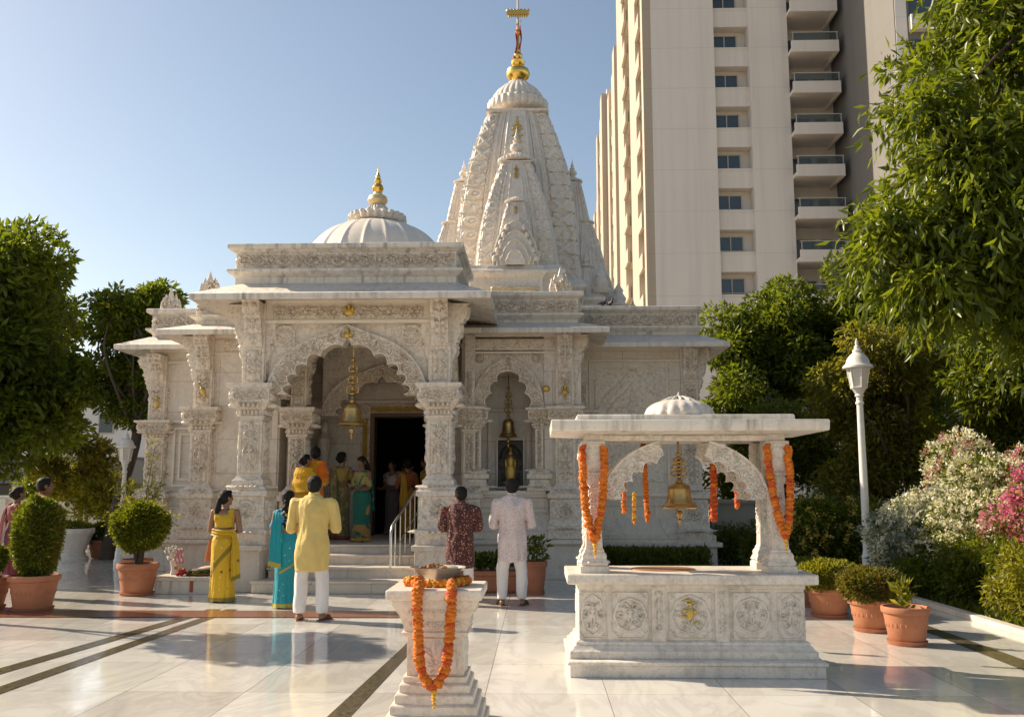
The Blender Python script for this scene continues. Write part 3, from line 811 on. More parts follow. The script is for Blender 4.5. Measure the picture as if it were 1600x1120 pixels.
def pillar(name, cx, yf, w, lv, seed, faces='FLR', depth=None, gold=None, brk='FLR', parent=None, mat='marble_carved', bout=.30, label=None):
    """carved pillar; lv = z of: foot, pedestal top, shaft foot, shaft top, capital top, block top, bracket top"""
    d = depth or w
    zf, zp, zs, zt, zc, zb, zk = lv
    rect = (cx-w/2, cx+w/2, yf, yf+d)
    mb = MB(); mb.stack(rect, [(0, zp-.02), (0, zc+.02)])
    shaft = part(mb, name, M[mat], parent, bevel=.006, label=label)
    # base
    mb = MB()
    h = zp-zf
    mb.stack(rect, [(.15,zf),(.15,zf+.20*h),(.165,zf+.21*h),(.165,zf+.27*h),(.12,zf+.30*h),(.12,zf+.40*h),(.10,zf+.43*h),(.10,zp-.10),(.15,zp-.085),(.15,zp-.01),(.11,zp+.02),(.11,zp+.05),(.06,zp+.09),(.06,zs-.06),(.03,zs-.03),(.005,zs+.01)])
    petal_row(mb, rect, zf+.235*h, .05, .16, .085)
    petal_row(mb, rect, zp+.06, .05, .10, .075)
    cw = w+.20-.05; ch = h*.57-.15
    if ch > .12:
        c = medallion_canvas(cw, ch, .011, .042, seed)
        if 'F' in faces: lay(mb, c, (cx-cw/2, yf-.10, zf+.44*h), *FRONT)
        if 'R' in faces: lay(mb, c, (cx+w/2+.10, yf+.0, zf+.44*h), *side(1))
        if 'L' in faces: lay(mb, c, (cx-w/2-.10, yf+.0, zf+.44*h), *side(-1))
    part(mb, 'base', M[mat], shaft, bevel=.005)
    # shaft panels
    mb = MB(); pw, ph = w-.07, zt-zs-.05
    c = pillar_canvas(pw, ph, .0105, .052, seed+1); c.frame(.014, .016)
    if 'F' in faces: lay(mb, c, (cx-pw/2, yf, zs+.03), *FRONT)
    c2 = pillar_canvas(pw, ph, .013, .05, seed+2); c2.frame(.014, .016)
    if 'R' in faces: lay(mb, c2, (cx+w/2, yf+.035, zs+.03), *side(1))
    if 'L' in faces: lay(mb, c2, (cx-w/2, yf+.035, zs+.03), *side(-1))
    part(mb, 'carved_panel', split=True, mat=M[mat], parent=shaft)
    # capital
    mb = MB(); H = zc-zt
    mb.stack(rect, [(.0,zt-.01),(.035,zt+.02),(.035,zt+.10*H),(.015,zt+.14*H),(.02,zt+.26*H),(.06,zt+.32*H),(.10,zt+.42*H),(.13,zt+.48*H),(.13,zt+.84*H),(.16,zt+.87*H),(.18,zt+.90*H),(.18,zc)])
    petal_row(mb, rect, zt+.20*H, .10*H+.03, .035, .06)
    petal_row(mb, rect, zt+.40*H, .12*H+.02, .11, .075)
    cw = w+.22; ch = .34*H
    c = scroll_canvas(cw, ch, .0095, .042, seed+3, cell=.9)
    if 'F' in faces: lay(mb, c, (cx-cw/2, yf-.13, zt+.49*H), *FRONT)
    if 'R' in faces: lay(mb, c, (cx+w/2+.13, yf-.10, zt+.49*H), *side(1))
    if 'L' in faces: lay(mb, c, (cx-w/2-.13, yf-.10, zt+.49*H), *side(-1))
    part(mb, 'capital', M[mat], shaft, bevel=.005)
    # upper block
    if zb > zc+.05:
        mb = MB(); mb.stack(rect, [(-.015,zc),(-.015,zk)])
        pw = w-.11; ph = zb-zc-.10
        c = pillar_canvas(pw, ph, .0105, .052, seed+4, fig=False); c.frame(.014, .02)
        if 'F' in faces: lay(mb, c, (cx-pw/2, yf+.015, zc+.05), *FRONT)
        if 'R' in faces: lay(mb, c, (cx+w/2-.015, yf+.055, zc+.05), *side(1))
        if 'L' in faces: lay(mb, c, (cx-w/2+.015, yf+.055, zc+.05), *side(-1))
        part(mb, 'upper_block', M[mat], shaft, bevel=.005)
        mb = MB()
        if 'F' in brk: bracket(mb, cx, yf, (0,-1), w*.74, zb, zk, bout)
        if 'R' in brk: bracket(mb, cx+w/2, yf+w*.5, (1,0), w*.62, zb-.22, zk, bout*.9)
        if 'L' in brk: bracket(mb, cx-w/2, yf+w*.5, (-1,0), w*.62, zb-.22, zk, bout*.9)
        part(mb, 'bracket', M[mat], shaft, sharp=50)
    if gold:
        mb = MB(); z = (zc+zb)/2+gold
        for (dx, dz, rx, rz) in ((0,-.07,.05,.055),(0,.03,.022,.07),(-.05,-.01,.018,.045),(.05,-.01,.018,.045),(0,.13,.012,.05),(0,-.17,.016,.07)):
            mb.ell((cx+dx, yf-.03, z+dz), (rx, .028, rz), 10, 6)
        o = part(mb, 'gilded_motif', M['gold_paint'], shaft)
    return shaft

def cusp_arch(name, x0, x1, zs, za, band, y0, thick, zlin, seed, ncusp=5, amp=.10, spandrel=True, mat='marble_carved', axis='x', fixed=0.0, parent=None, keep=None, relief=.026, ztop=None):
    """pointed arch with a cusped inner edge, carved face and wall above it up to zlin.
    axis 'x': spans x0..x1 in the plane y0; axis 'y': spans x0..x1 along y in the plane x=y0, facing fixed(+1/-1)"""
    ns, nt = 420, 26
    s = np.linspace(0, 1, ns+1)
    xc, hw = (x0+x1)/2, (x1-x0)/2
    q = 2*s-1
    q = np.sign(q)*np.abs(q)
    ang = (q+1)/2*PI
    ox = -np.cos(ang); oz0 = np.sin(ang)
    tip = np.clip(1-np.abs(ox)/.35, 0, 1)**1.5*.10
    X = xc+hw*ox; Z = zs+(za-zs)*(oz0*.90+tip)
    dx = np.gradient(X); dz = np.gradient(Z); L = np.hypot(dx, dz)
    nx, nz = dz/L, -dx/L                           # inward normal
    lob = np.abs(np.sin(PI*(ncusp+.5)*(1-np.abs(q))+PI/2*0))
    off = band+amp*(1-lob**.75)
    off = off*np.clip(.85+.6*np.abs(q), .85, 1.15)
    IX, IZ = X+nx*off, Z+nz*off
    IX = np.where(q < 0, np.minimum(IX, xc), np.maximum(IX, xc))
    arc = np.concatenate([[0], np.cumsum(np.hypot(np.diff(X), np.diff(Z)))])
    c = scroll_canvas(arc[-1], band, .011 if band > .15 else .006, relief, seed, cell=1.0)
    if keep:
        i0, i1 = int(keep[0]*ns), int(keep[1]*ns)+1
        X, Z, IX, IZ, arc, q = (w[i0:i1] for w in (X, Z, IX, IZ, arc, q))
        atot = arc[-1]-arc[0]; arc = arc-arc[0]; arc[-1] = atot
    if ztop: Z = np.minimum(Z, ztop); IZ = np.minimum(IZ, ztop)
    t = np.linspace(0, 1, nt+1)
    def face(tt, hh):
        return X[None,:]+(IX-X)[None,:]*tt[:,None], Z[None,:]+(IZ-Z)[None,:]*tt[:,None]
    FX, FZ = face(t, 0)
    jj = np.clip((t*1.0*c.nv).astype(int), 0, c.nv); ii = np.clip((arc/arc[-1]*c.nu*(min(1.0, arc[-1]/c.w))).astype(int), 0, c.nu)
    Hh = c.H[jj][:, ii].copy()
    tt2 = t[:,None]*np.ones_like(FX)
    Hh = np.where((tt2 < .10) | (tt2 > .90), min(.018, relief*.7), Hh)
    def pt(a, b, dep):
        if axis == 'x': return np.stack([a, y0+dep*np.ones_like(a), b], -1)
        return np.stack([y0-fixed*dep*np.ones_like(a), a, b], -1)
    mb = MB()
    fl = (axis == 'y' and fixed < 0)
    mb.grid(pt(FX, FZ, -min(.03, relief)-Hh), flip=not fl)
    rim_o = np.stack([X, X]); rim_oz = np.stack([Z, Z])
    dep = np.array([[-min(.03, relief)-min(.018, relief*.7)], [thick]])
    mb.grid(pt(rim_o, rim_oz, dep), flip=fl)
    rim_i = np.stack([IX, IX]); rim_iz = np.stack([IZ, IZ])
    mb.grid(pt(rim_i, rim_iz, dep), flip=not fl)
    mb.grid(pt(FX[[0,-1]], FZ[[0,-1]], thick*np.ones((2,1))), flip=fl)
    if keep:
        for e in (0, -1):
            mb.grid(pt(np.stack([FX[:,e], FX[:,e]]), np.stack([FZ[:,e], FZ[:,e]]), dep))
    arch = part(mb, name, M[mat], parent, sharp=50)
    if spandrel:
        mb = MB()
        zt = np.full_like(X, zlin)
        SX = np.stack([X, X]); SZ = np.stack([Z, np.maximum(zt, Z)])
        mb.grid(pt(SX, SZ, np.full((2,1), .07)), flip=fl)
        mb.grid(pt(SX, SZ, np.full((2,1), thick*.8)), flip=not fl)
        if axis == 'x':
            cr = Canvas(.36, .36, .010); cr.rosette(.18, .18, .13, 8, .045)
            for k9 in range(14): cr.petal(.18+.12*math.cos(k9*.449), .18+.12*math.sin(k9*.449), k9*.449+.5, .07, .035, .035)
            ring = [(.18+.165*math.cos(a), .18+.165*math.sin(a)) for a in np.linspace(0, 2*PI, 40)]
            cr.stroke(ring, .02, .02, .025)
            k = min(1.0, hw/1.2)
            cr.U *= k; cr.V *= k
            for sx in (-1, 1):
                lay(mb, cr, (xc+sx*hw*.80-.18*k, y0+.07, zlin-.40*k), *FRONT, base=.02)
        part(mb, 'spandrel', split=True, mat=M['marble_carved'], parent=arch)
    return arch

def eave(name, rect, zi, zo, out, zt, front_only=False, outs=None):
    mb = MB()
    mb.stack(rect, [(-.3, zi), (0, zi), (out-.02, zo-.012), (out, zo), (out, zo+.085), (out-.02, zo+.095), (.02, zt), (-.3, zt)])
    o = part(mb, 'eave', M['marble_grey'], bevel=.006)
    return o

def frieze(parent, x0, x1, y, z0, z1, seed, d=.05, sides=(), ylen=0, name='frieze', mat='marble_carved', rect=None):
    mb = MB()
    c = scroll_canvas(x1-x0, z1-z0, .0125, d, seed)
    lay(mb, c, (x0, y, z0), *FRONT)
    for s in sides:
        c = scroll_canvas(ylen, z1-z0, .016, d, seed+9)
        lay(mb, c, (x1 if s > 0 else x0, y, z0), *side(s))
    return part(mb, name, M[mat], parent, split=True)

# ---- stairs, platform
mb = MB()
for k, (y, z, xa, xb) in enumerate(((14.45,.19,-4.42,-1.78),(14.92,.355,-4.30,-1.78),(15.40,.515,-4.26,-1.85),(15.76,.66,-4.26,-1.95))):
    mb.box(xa+.02, xb-.02, y, 15.9, 0 if k == 0 else (.19,.355,.515)[k-1]-.02, z-.04)
    mb.box(xa, xb, y-.03, 15.92, z-.04, z)
part(mb, 'staircase', M['marble_step'], bevel=.008)
mb = MB()
mb.box(-5.0, -1.2, 15.9, 19.2, .02, .66)
for xa, xb in ((-5.02, -4.3), (-1.96, -1.2)):
    mb.box(xa+.04, xb-.04, 14.62, 15.95, 0, .63)
    mb.box(xa, xb, 14.57, 15.98, .63, .712)
part(mb, 'porch_platform', split=True, mat= M['marble_step'], bevel=.008)

# ---- porch pillars
LV = (.712, 1.56, 1.78, 2.69, 3.27, 3.88, 4.60)
PX = (-4.63, -1.58)
for i, x in enumerate(PX):
    pillar('pillar', x, 14.87, .38, LV, 100+i*17, gold=(.0 if i else None), label=None)
LVb = (.66, 1.45, 1.62, 2.5, 3.04, 3.86, 4.5)
for i, x in enumerate((-4.36, -1.72)):
    pillar('pillar', x, 16.75, .32, LVb, 140+i*13, faces='FR' if i == 0 else 'FL', brk='FR' if i == 0 else 'FL', bout=.2)
# ---- porch arch, lintel
cusp_arch('porch_arch', -4.42, -1.79, 3.10, 4.25, .235, 14.95, .26, 4.30, 31, ncusp=5, amp=.10, relief=.04)
mb = MB()
mb.box(-4.5, -1.7, 14.93, 15.2, 4.28, 4.66)
mb.box(-4.46, -1.75, 14.88, 14.95, 4.27, 4.325)
mb.box(-4.46, -1.75, 14.88, 14.95, 4.60, 4.66)
lint = part(mb, 'lintel', M['marble'], bevel=.006)
frieze(lint, -4.36, -1.86, 14.925, 4.345, 4.575, 5, .055)
mb = MB()
for (dx, dz, rx, rz) in ((0,-.02,.085,.07),(0,.07,.03,.05),(-.06,.03,.03,.05),(.06,.03,.03,.05)):
    mb.ell((-3.08+dx, 14.88, 4.47+dz), (rx, .05, rz), 12, 6)
part(mb, 'gilded_motif', M['gold_paint'], lint)
mb = MB()
for (dx, dz, rx, rz) in ((0,0,.06,.06),(0,.07,.025,.05),(-.06,.0,.03,.03),(.06,.0,.03,.03)):
    mb.ell((-3.10+dx, 14.89, 4.07+dz), (rx, .04, rz), 12, 6)
part(mb, 'gilded_motif', M['gold_paint'], lint)
for i, x in enumerate((-4.63, -1.58)):       # side beams and side arches of the porch
    s = -1 if i == 0 else 1
    mb = MB(); mb.box(x-.14, x+.14, 15.2, 16.95, 4.28, 4.66)
    part(mb, 'side_beam', M['marble'], bevel=.006)
    cusp_arch('side_arch', 15.25, 16.85, 3.2, 4.2, .20, x+s*.10, .2, 4.29, 41+i, ncusp=3, amp=.09, axis='y', fixed=s)
cusp_arch('inner_arch', -4.2, -1.85, 2.98, 3.98, .24, 17.9, .2, 4.5, 37, ncusp=4, amp=.10)
# ---- hall behind the porch
mb = MB()
mb.box(-5.1, -4.75, 17.0, 18.8, .66, 4.6)
mb.box(-1.40, -1.15, 17.0, 18.8, .66, 4.6)
DX0, DX1, DZ = -3.30, -2.02, 3.02
mb.box(-5.1, DX0-.02, 18.8, 19.1, .66, 4.6)
mb.box(DX1+.02, -1.15, 18.8, 19.1, .66, 4.6)
mb.box(DX0-.02, DX1+.02, 18.8, 19.1, DZ, 4.6)
mb.box(-5.1, -1.15, 18.72, 18.8, 3.30, 3.36); mb.box(-5.1, -1.15, 18.74, 18.8, 3.9, 3.95)
mb.box(-5.0, -1.2, 15.2, 19.1, 4.62, 4.72)
hall = part(mb, 'hall_wall', split=True, mat= M['marble_wall'], bevel=.005)
mb = MB(); mb.box(-4.74, -4.52, 17.45, 17.75, .66, 3.0); mb.stack((-4.74,-4.5,17.42,17.78), [(0,3.0),(.05,3.06),(.05,3.16),(0,3.2)])
mb.lathe([(.10,.0),(.12,.1),(.09,.3),(.13,.5),(.15,.72),(.06,.82),(.085,.92),(.05,1.02),(0.005,1.08)], (-4.28,18.55,1.86), 12)
mb.box(-4.50,-4.05,18.35,18.78,.66,1.86)
part(mb, 'niche_statue', M['marble_carved'], hall)
# door surround
mb = MB()
for a, b_ in ((DX0-.30, DX0-.09), (DX1+.09, DX1+.30)):
    c = pillar_canvas(b_-a, DZ-.7, .013, .03, 61+int(abs(a*10))); lay(mb, c, (a, 18.79, .68), *FRONT)
c = scroll_canvas(DX1-DX0+.6, .22, .012, .03, 63); lay(mb, c, (DX0-.3, 18.79, DZ+.06), *FRONT)
part(mb, 'door_surround', split=True, mat=M['marble_carved'], parent=hall)
mb = MB()
c = pillar_canvas(.10, DZ-.75, .012, .022, 66); lay(mb, c, (DX0-.25, 18.765, .72), *FRONT, scale=1.2)
c = scroll_canvas(DX1-DX0+.3, .10, .012, .02, 67); lay(mb, c, (DX0-.1, 18.765, DZ+.11), *FRONT)
part(mb, 'gilded_band', split=True, mat=M['gold_paint'], parent=hall)
mb = MB()
mb.box(DX0-.09, DX0, 18.72, 18.95, .66, DZ); mb.box(DX1, DX1+.09, 18.72, 18.95, .66, DZ); mb.box(DX0-.09, DX1+.09, 18.72, 18.95, DZ, DZ+.07)
part(mb, 'door_frame', M['wood'], bevel=.004)
# dark sanctum behind the door
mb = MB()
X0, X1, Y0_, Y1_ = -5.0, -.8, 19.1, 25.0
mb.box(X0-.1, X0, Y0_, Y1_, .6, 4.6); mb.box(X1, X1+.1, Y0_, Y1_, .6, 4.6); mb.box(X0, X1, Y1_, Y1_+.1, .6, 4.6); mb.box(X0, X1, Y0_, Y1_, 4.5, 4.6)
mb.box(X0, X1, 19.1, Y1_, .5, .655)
M['dark_stone'] = plain('near_black_stone', (.035,.028,.022), .7)  # sanctum walls coloured near black throughout
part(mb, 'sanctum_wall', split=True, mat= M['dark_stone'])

# ---- porch roof: eave, neck, parapet
RP = (-4.83, -1.38, 14.87, 16.9)
eave('eave', RP, 4.66, 4.55, .66, 4.93)
mb = MB()
RQ = (-4.98, -1.32, 14.86, 17.2)
mb.stack(RQ, [(.0,4.70),(0,5.03),(.03,5.05),(.10,5.10),(.115,5.115),(.115,5.155),(.02,5.165),(.02,5.185),(-.005,5.19),(-.005,5.45),(.03,5.46),(.04,5.475),(.10,5.50),(.115,5.51),(.115,5.575),(.10,5.585)])
par = part(mb, 'parapet', M['marble_grey'], bevel=.005)
mb = MB(); c = scroll_canvas(RQ[1]-RQ[0]-.06, .235, .0115, .06, 71)
lay(mb, c, (RQ[0]+.03, RQ[2]+.005, 5.20), *FRONT)
c = scroll_canvas(2.2, .235, .016, .04, 72); lay(mb, c, (RQ[1]-.005, RQ[2]+.05, 5.20), *side(1)); lay(mb, c, (RQ[0]+.005, RQ[2]+.05, 5.20), *side(-1))
part(mb, 'frieze', split=True, mat=M['marble_carved'], parent=par)

# ---- middle wings
def plinth(rect, z, zt, zs, name='plinth'):
    mb = MB()
    mb.stack(rect, [(.24,0),(.24,.12),(.21,.14),(.21,z-.10),(.28,z-.09),(.30,z-.08),(.30,z),(.20,z+.005),(.20,z+.13),(.15,z+.16),(.13,z+.24),(.09,z+.28),(.05,zt-.02),(.03,zt),(-.02,zt)])
    p = part(mb, name, M['marble_wall'], bevel=.006)
    return p
WML = (-6.38, -4.78, 16.95, 18.6); WMR = (-1.38, .82, 16.95, 18.6)
plinth(WML, .69, 1.11, 0); plinth(WMR, .69, 1.11, 0)
mb = MB()
mb.box(-6.34, -4.78, 16.97, 18.6, 1.0, 4.6)
mb.box(-1.38, -1.20, 16.97, 18.6, 1.0, 4.6); mb.box(.12, .80, 16.97, 18.6, 1.0, 4.6)
mb.box(-1.2, .12, 16.97, 17.2, 1.0, 1.50); mb.box(-1.2, .12, 17.9, 18.6, 1.0, 4.6); mb.box(-1.2, .12, 17.2, 17.9, 4.1, 4.6)
wallm = part(mb, 'wing_wall', split=True, mat= M['marble_wall'], bevel=.005)
mb = MB()                          # dado rail, sill, string courses
for a, b_ in ((-6.36, -4.78), (-1.38, .80)):
    mb.box(a, b_, 16.91, 16.98, 1.43, 1.50); mb.box(a, b_, 16.93, 16.98, 4.05, 4.09); mb.box(a, b_, 16.90, 16.98, 4.36, 4.46)
mb.box(-1.22, .14, 16.86, 17.2, 1.48, 1.545)
for a, b_ in ((-1.25, -.75), (-.70, -.2), (-.15, .18)):
    for z0, z1 in ((1.16, 1.40),):
        mb.box(a, b_, 16.94, 16.98, z1-.03, z1); mb.box(a, b_, 16.94, 16.98, z0, z0+.03); mb.box(a, a+.03, 16.945, 16.98, z0+.03, z1-.03); mb.box(b_-.03, b_, 16.945, 16.98, z0+.03, z1-.03)
part(mb, 'string_course', split=True, mat=M['marble'], parent=wallm, bevel=.004)
mb = MB(); c = scroll_canvas(1.9, .22, .013, .018, 75); lay(mb, c, (-1.33, 16.965, 4.11), *FRONT)
c = scroll_canvas(1.0, .22, .013, .018, 76); lay(mb, c, (-5.85, 16.965, 4.11), *FRONT)
part(mb, 'frieze', split=True, mat=M['marble_carved'], parent=wallm)
cusp_arch('niche_arch', -1.20, .12, 3.02, 4.03, .20, 16.96, .24, 4.10, 81, ncusp=3, amp=.075, relief=.032)
LN = (1.545, 1.85, 1.93, 2.66, 3.04, 3.04, 3.06)
for i, x in enumerate((-1.105, .03)):
    pillar('pillar', x, 16.94, .15, LN, 180+i*7, faces='F', brk='')
mb = MB()                            # the shrine niche: back panel with a plain gilded figure silhouette
mb.box(-1.2, .12, 17.86, 17.91, 1.5, 4.1)
mb.box(-.98, -.12, 17.78, 17.87, 3.05, 3.12); mb.box(-.95, -.88, 17.80, 17.87, 1.55, 3.05); mb.box(-.2, -.13, 17.80, 17.87, 1.55, 3.05)
nb = part(mb, 'niche_back', split=True, mat= M['marble_wall'], bevel=.004)
mb = MB()
mb.box(-.79, -.76, 17.79, 17.86, 1.62, 2.50); mb.box(-.28, -.25, 17.79, 17.86, 1.62, 2.50); mb.box(-.79, -.25, 17.79, 17.86, 2.50, 2.54); mb.box(-.79, -.25, 17.79, 17.86, 1.58, 1.62)
part(mb, 'panel_frame', M['marble'], nb)
mb = MB(); c = Canvas(.48, .88, .011)
for k in range(16):
    a = PI*k/15; c.petal(.24+.10*math.cos(a), .50+.16*math.sin(a), a, .14, .06, .03)
for k in range(9): c.petal(.08+.04*(k % 3), .10+.07*k, 1.2+(k % 2)*.9, .11, .05, .02); c.petal(.40-.04*(k % 3), .10+.07*k, 2.0-(k % 2)*.9, .11, .05, .02)
lay(mb, c, (-.76, 17.85, 1.62), *FRONT)
part(mb, 'dark_relief', plain('blackened_relief', (.05,.045,.04), .5, 0, 30, .5), nb)
mb = MB()
for (x, z, rx, rz) in ((0,.24,.11,.20),(0,.45,.075,.13),(0,.62,.045,.05),(0,.70,.025,.05),(-.09,.42,.03,.10),(.09,.42,.03,.10),(0,.06,.14,.05)):
    mb.ell((-.52+x, 17.81, 1.63+z), (rx, .035, rz), 12, 7)
part(mb, 'gilded_figure', M['gold_paint'], nb)
LM = (.70, 1.50, 1.66, 2.60, 3.06, 3.76, 4.40)
pillar('pillar', .50, 16.86, .36, LM, 200, faces='FR', brk='FR', gold=-.02)
pillar('pillar', -1.24, 16.86, .22, LM, 207, faces='F', brk='')
pillar('pillar', -6.17, 16.86, .36, LM, 211, faces='FLR', brk='FL', gold=None)
mb = MB()
for (dx, dz, rx, rz) in ((0,.0,.05,.06),(.03,-.06,.03,.05),(-.03,.05,.03,.04)):
    mb.ell((-6.15+dx, 16.83, 3.35+dz), (rx, .03, rz), 10, 6)
part(mb, 'gilded_motif', M['gold_paint'], wallm)
mb = MB(); mb.ell((.16, 16.95, 3.40), (.07, .025, .06), 10, 6)
part(mb, 'gilded_motif', M['gold_paint'], wallm)
# left bay: plain panel with a narrow framed strip
mb = MB()
c = pillar_canvas(.22, 2.1, .012, .024, 216); c.frame(.012, .014); lay(mb, c, (-5.22, 16.965, 1.66), *FRONT)
c = medallion_canvas(.5, .36, .012, .02, 217); lay(mb, c, (-5.3, 16.965, 1.13), *FRONT)
for a, b_ in ((-5.92, -5.90), (-5.34, -5.32), (-4.95, -4.93)): mb.box(a, b_, 16.95, 16.98, 1.5, 4.05)
part(mb, 'carved_panel', split=True, mat=M['marble_carved'], parent=wallm)
def wing_roof(rect, ze, zo, out, seed, fx0, fx1, cut=()):
    eave('eave', rect, ze, zo, out, 4.62)
    mb = MB()
    r = (rect[0], rect[1], rect[2]-.02, rect[3])
    mb.stack(r, [(-.02,4.45),(-.02,4.68),(.01,4.70),(.07,4.745),(.085,4.755),(.085,4.79),(.0,4.80),(-.01,4.805),(-.01,5.07),(.02,5.08),(.07,5.11),(.085,5.12),(.085,5.185),(.07,5.195)])
    p = part(mb, 'parapet', M['marble_grey'], bevel=.005)
    mb = MB(); c = scroll_canvas(fx1-fx0, .24, .0125, .055, seed); lay(mb, c, (fx0, r[2]+.01, 4.815), *FRONT)
    c = scroll_canvas(1.4, .24, .018, .036, seed+1); lay(mb, c, (r[1]+.01, r[2]+.05, 4.815), *side(1)); lay(mb, c, (r[0]-.0+.01, r[2]+.05, 4.815), *side(-1))
    part(mb, 'frieze', split=True, mat=M['marble_carved'], parent=p)
    return p
wing_roof((-6.40, .78, 16.95, 18.8), 4.45, 4.36, .52, 77, -1.25, .74)
mb = MB(); c = scroll_canvas(1.2, .24, .0125, .055, 79); lay(mb, c, (-6.38, 16.94, 4.815), *FRONT)
part(mb, 'frieze', split=True, mat= M['marble_carved'])

# ---- outer wings
WO = (-7.84, 3.22, 18.4, 27.0)
for r in ((-7.84, -5.15, 18.4, 27), (-.75, 3.22, 18.4, 27.0)):
    plinth(r, .56, 1.02, 0)
mb = MB()
mb.box(-7.80, -5.15, 18.42, 27, .9, 4.6); mb.box(-.65, 3.18, 18.42, 27, .9, 4.6)
mb.box(-5.15, -.65, 19.2, 27, 4.65, 4.9)
wallo = part(mb, 'outer_wall', split=True, mat= M['marble_wall'], bevel=.005)
mb = MB()
for a, b_ in ((-7.82, -6.3), (.8, 3.2)):
    mb.box(a, b_, 18.36, 18.43, 1.43, 1.50); mb.box(a, b_, 18.37, 18.43, 4.08, 4.13); mb.box(a, b_, 18.35, 18.43, 4.30, 4.42)
mb.box(-7.88, -6.3, 18.33, 18.43, 2.88, 2.94)
for i in range(2):       # nested frames on the left
    q = .12*i
    for a, b_, c_, d_ in ((-7.28+q, -6.52-q, 1.62+q, 2.80-q),):
        mb.box(a, a+.05, 18.37, 18.43, c_, d_); mb.box(b_-.05, b_, 18.37, 18.43, c_, d_); mb.box(a+.05, b_-.05, 18.37, 18.43, d_-.05, d_); mb.box(a+.05, b_-.05, 18.37, 18.43, c_, c_+.05)
for a in (1.02, 2.55): mb.box(a, a+.04, 18.38, 18.43, 1.5, 4.08)
part(mb, 'string_course', split=True, mat=M['marble'], parent=wallo, bevel=.004)
mb = MB(); c = Canvas(1.5, 1.15, .013)       # blind ogee arch
for k, (rx, h_) in enumerate(((.70, 1.05), (.50, .74), (.30, .42))):
    pts = []
    for j in range(41):
        a = -1+j/20; q = 1-abs(a)
        pts.append((.75+rx*a*(1 if abs(a) > .15 else 1), .03+h_*(math.sqrt(max(0, 1-(abs(a)**1.6)))*.82+.18*max(0, 1-abs(a)*3))))
    c.stroke(pts, .045, .045, .022)
    c.stroke([(p[0], p[1]-.09) for p in pts], .018, .018, .015)
for k in range(5): c.spiral(.3+.22*k, .14+.30*(1-abs(k-2)/2), .09, k, 1.2, 1 if k % 2 else -1, .02, .022)
figure(c, .75, .50, .30, .03); c.rosette(.75, .20, .12, 8, .03)
lay(mb, c, (1.14, 18.415, 2.82), *FRONT)
c = medallion_canvas(1.2, .9, .014, .016, 91); lay(mb, c, (1.28, 18.415, 1.7), *FRONT)
part(mb, 'blind_arch', M['marble_carved'], wallo)
LO = (.56, 1.48, 1.62, 2.70, 3.10, 3.72, 4.36)
pillar('pillar', 3.0, 18.30, .36, LO, 230, faces='FR', brk='FR')
pillar('pillar', 1.12-.25, 18.30, .3, LO, 236, faces='F', brk='')
pillar('pillar', -7.62, 18.30, .36, (.56, 1.48, 1.62, 2.55, 2.92, 3.72, 4.22), 241, faces='FLR', brk='FL')
mb = MB(); mb.ell((-7.6, 18.26, 3.25), (.05, .03, .09), 10, 6); mb.ell((-7.6, 18.26, 3.37), (.025, .03, .05), 8, 6)
part(mb, 'gilded_motif', M['gold_paint'], wallo)
wing_roof((-7.84, 3.22, 18.4, 27), 4.40, 4.31, .52, 97, .95, 3.18)
mb = MB(); c = scroll_canvas(1.3, .24, .0125, .055, 99); lay(mb, c, (-7.80, 18.385, 4.815), *FRONT)
part(mb, 'frieze', split=True, mat= M['marble_carved'])

# crest ornaments on the parapet corners
def crest(x, y, z, w, h, seed):
    mb = MB(); rr = random.Random(seed)
    mb.box(x-w*.42, x+w*.42, y-.10, y+.10, z-.01, z+h*.16)
    for k, (dx, dh, rw) in enumerate(((0,1.0,.20),(-.24,.72,.17),(.24,.72,.17),(-.40,.50,.13),(.40,.50,.13))):
        hh = h*dh
        mb.lathe([(w*rw*.7, 0), (w*rw, hh*.30), (w*rw*.85, hh*.55), (w*rw*.45, hh*.78), (w*.02, hh*.98)], (x+dx*w, y, z+h*.12*(1 if dx else .9)), 8, sy=.55)
    for k in range(14):
        mb.ell((x+rr.uniform(-.4,.4)*w, y-.06, z+rr.uniform(.2,.65)*h), (w*.07, .05, h*.08), 6, 4)
    part(mb, 'crest_ornament', M['marble_carved'])
def P_(px, py, Y):
    a = (px-800)/1450.; b = (560-py)/1450.
    cp, sp = math.cos(PIT), math.sin(PIT); f = cp-b*sp; u = sp+b*cp
    cy, sy = math.cos(YAW), math.sin(YAW)
    d = (a*cy-f*sy, a*sy+f*cy, u); t = Y/d[1]
    return d[0]*t, 1.62+d[2]*t
YAW = math.atan(40/1450.); PIT = math.atan(200/1450.)
crest(*P_(266, 497, 18.6)[:1], 18.6, 5.14, .42, .50, 1)
crest(*P_(328, 450, 17.2)[:1], 17.2, 5.19, .40, .46, 2)
crest(*P_(876, 455, 17.3)[:1], 17.3, 5.19, .42, .52, 3)
crest(3.0, 18.9, 5.19, .3, .05, 4)

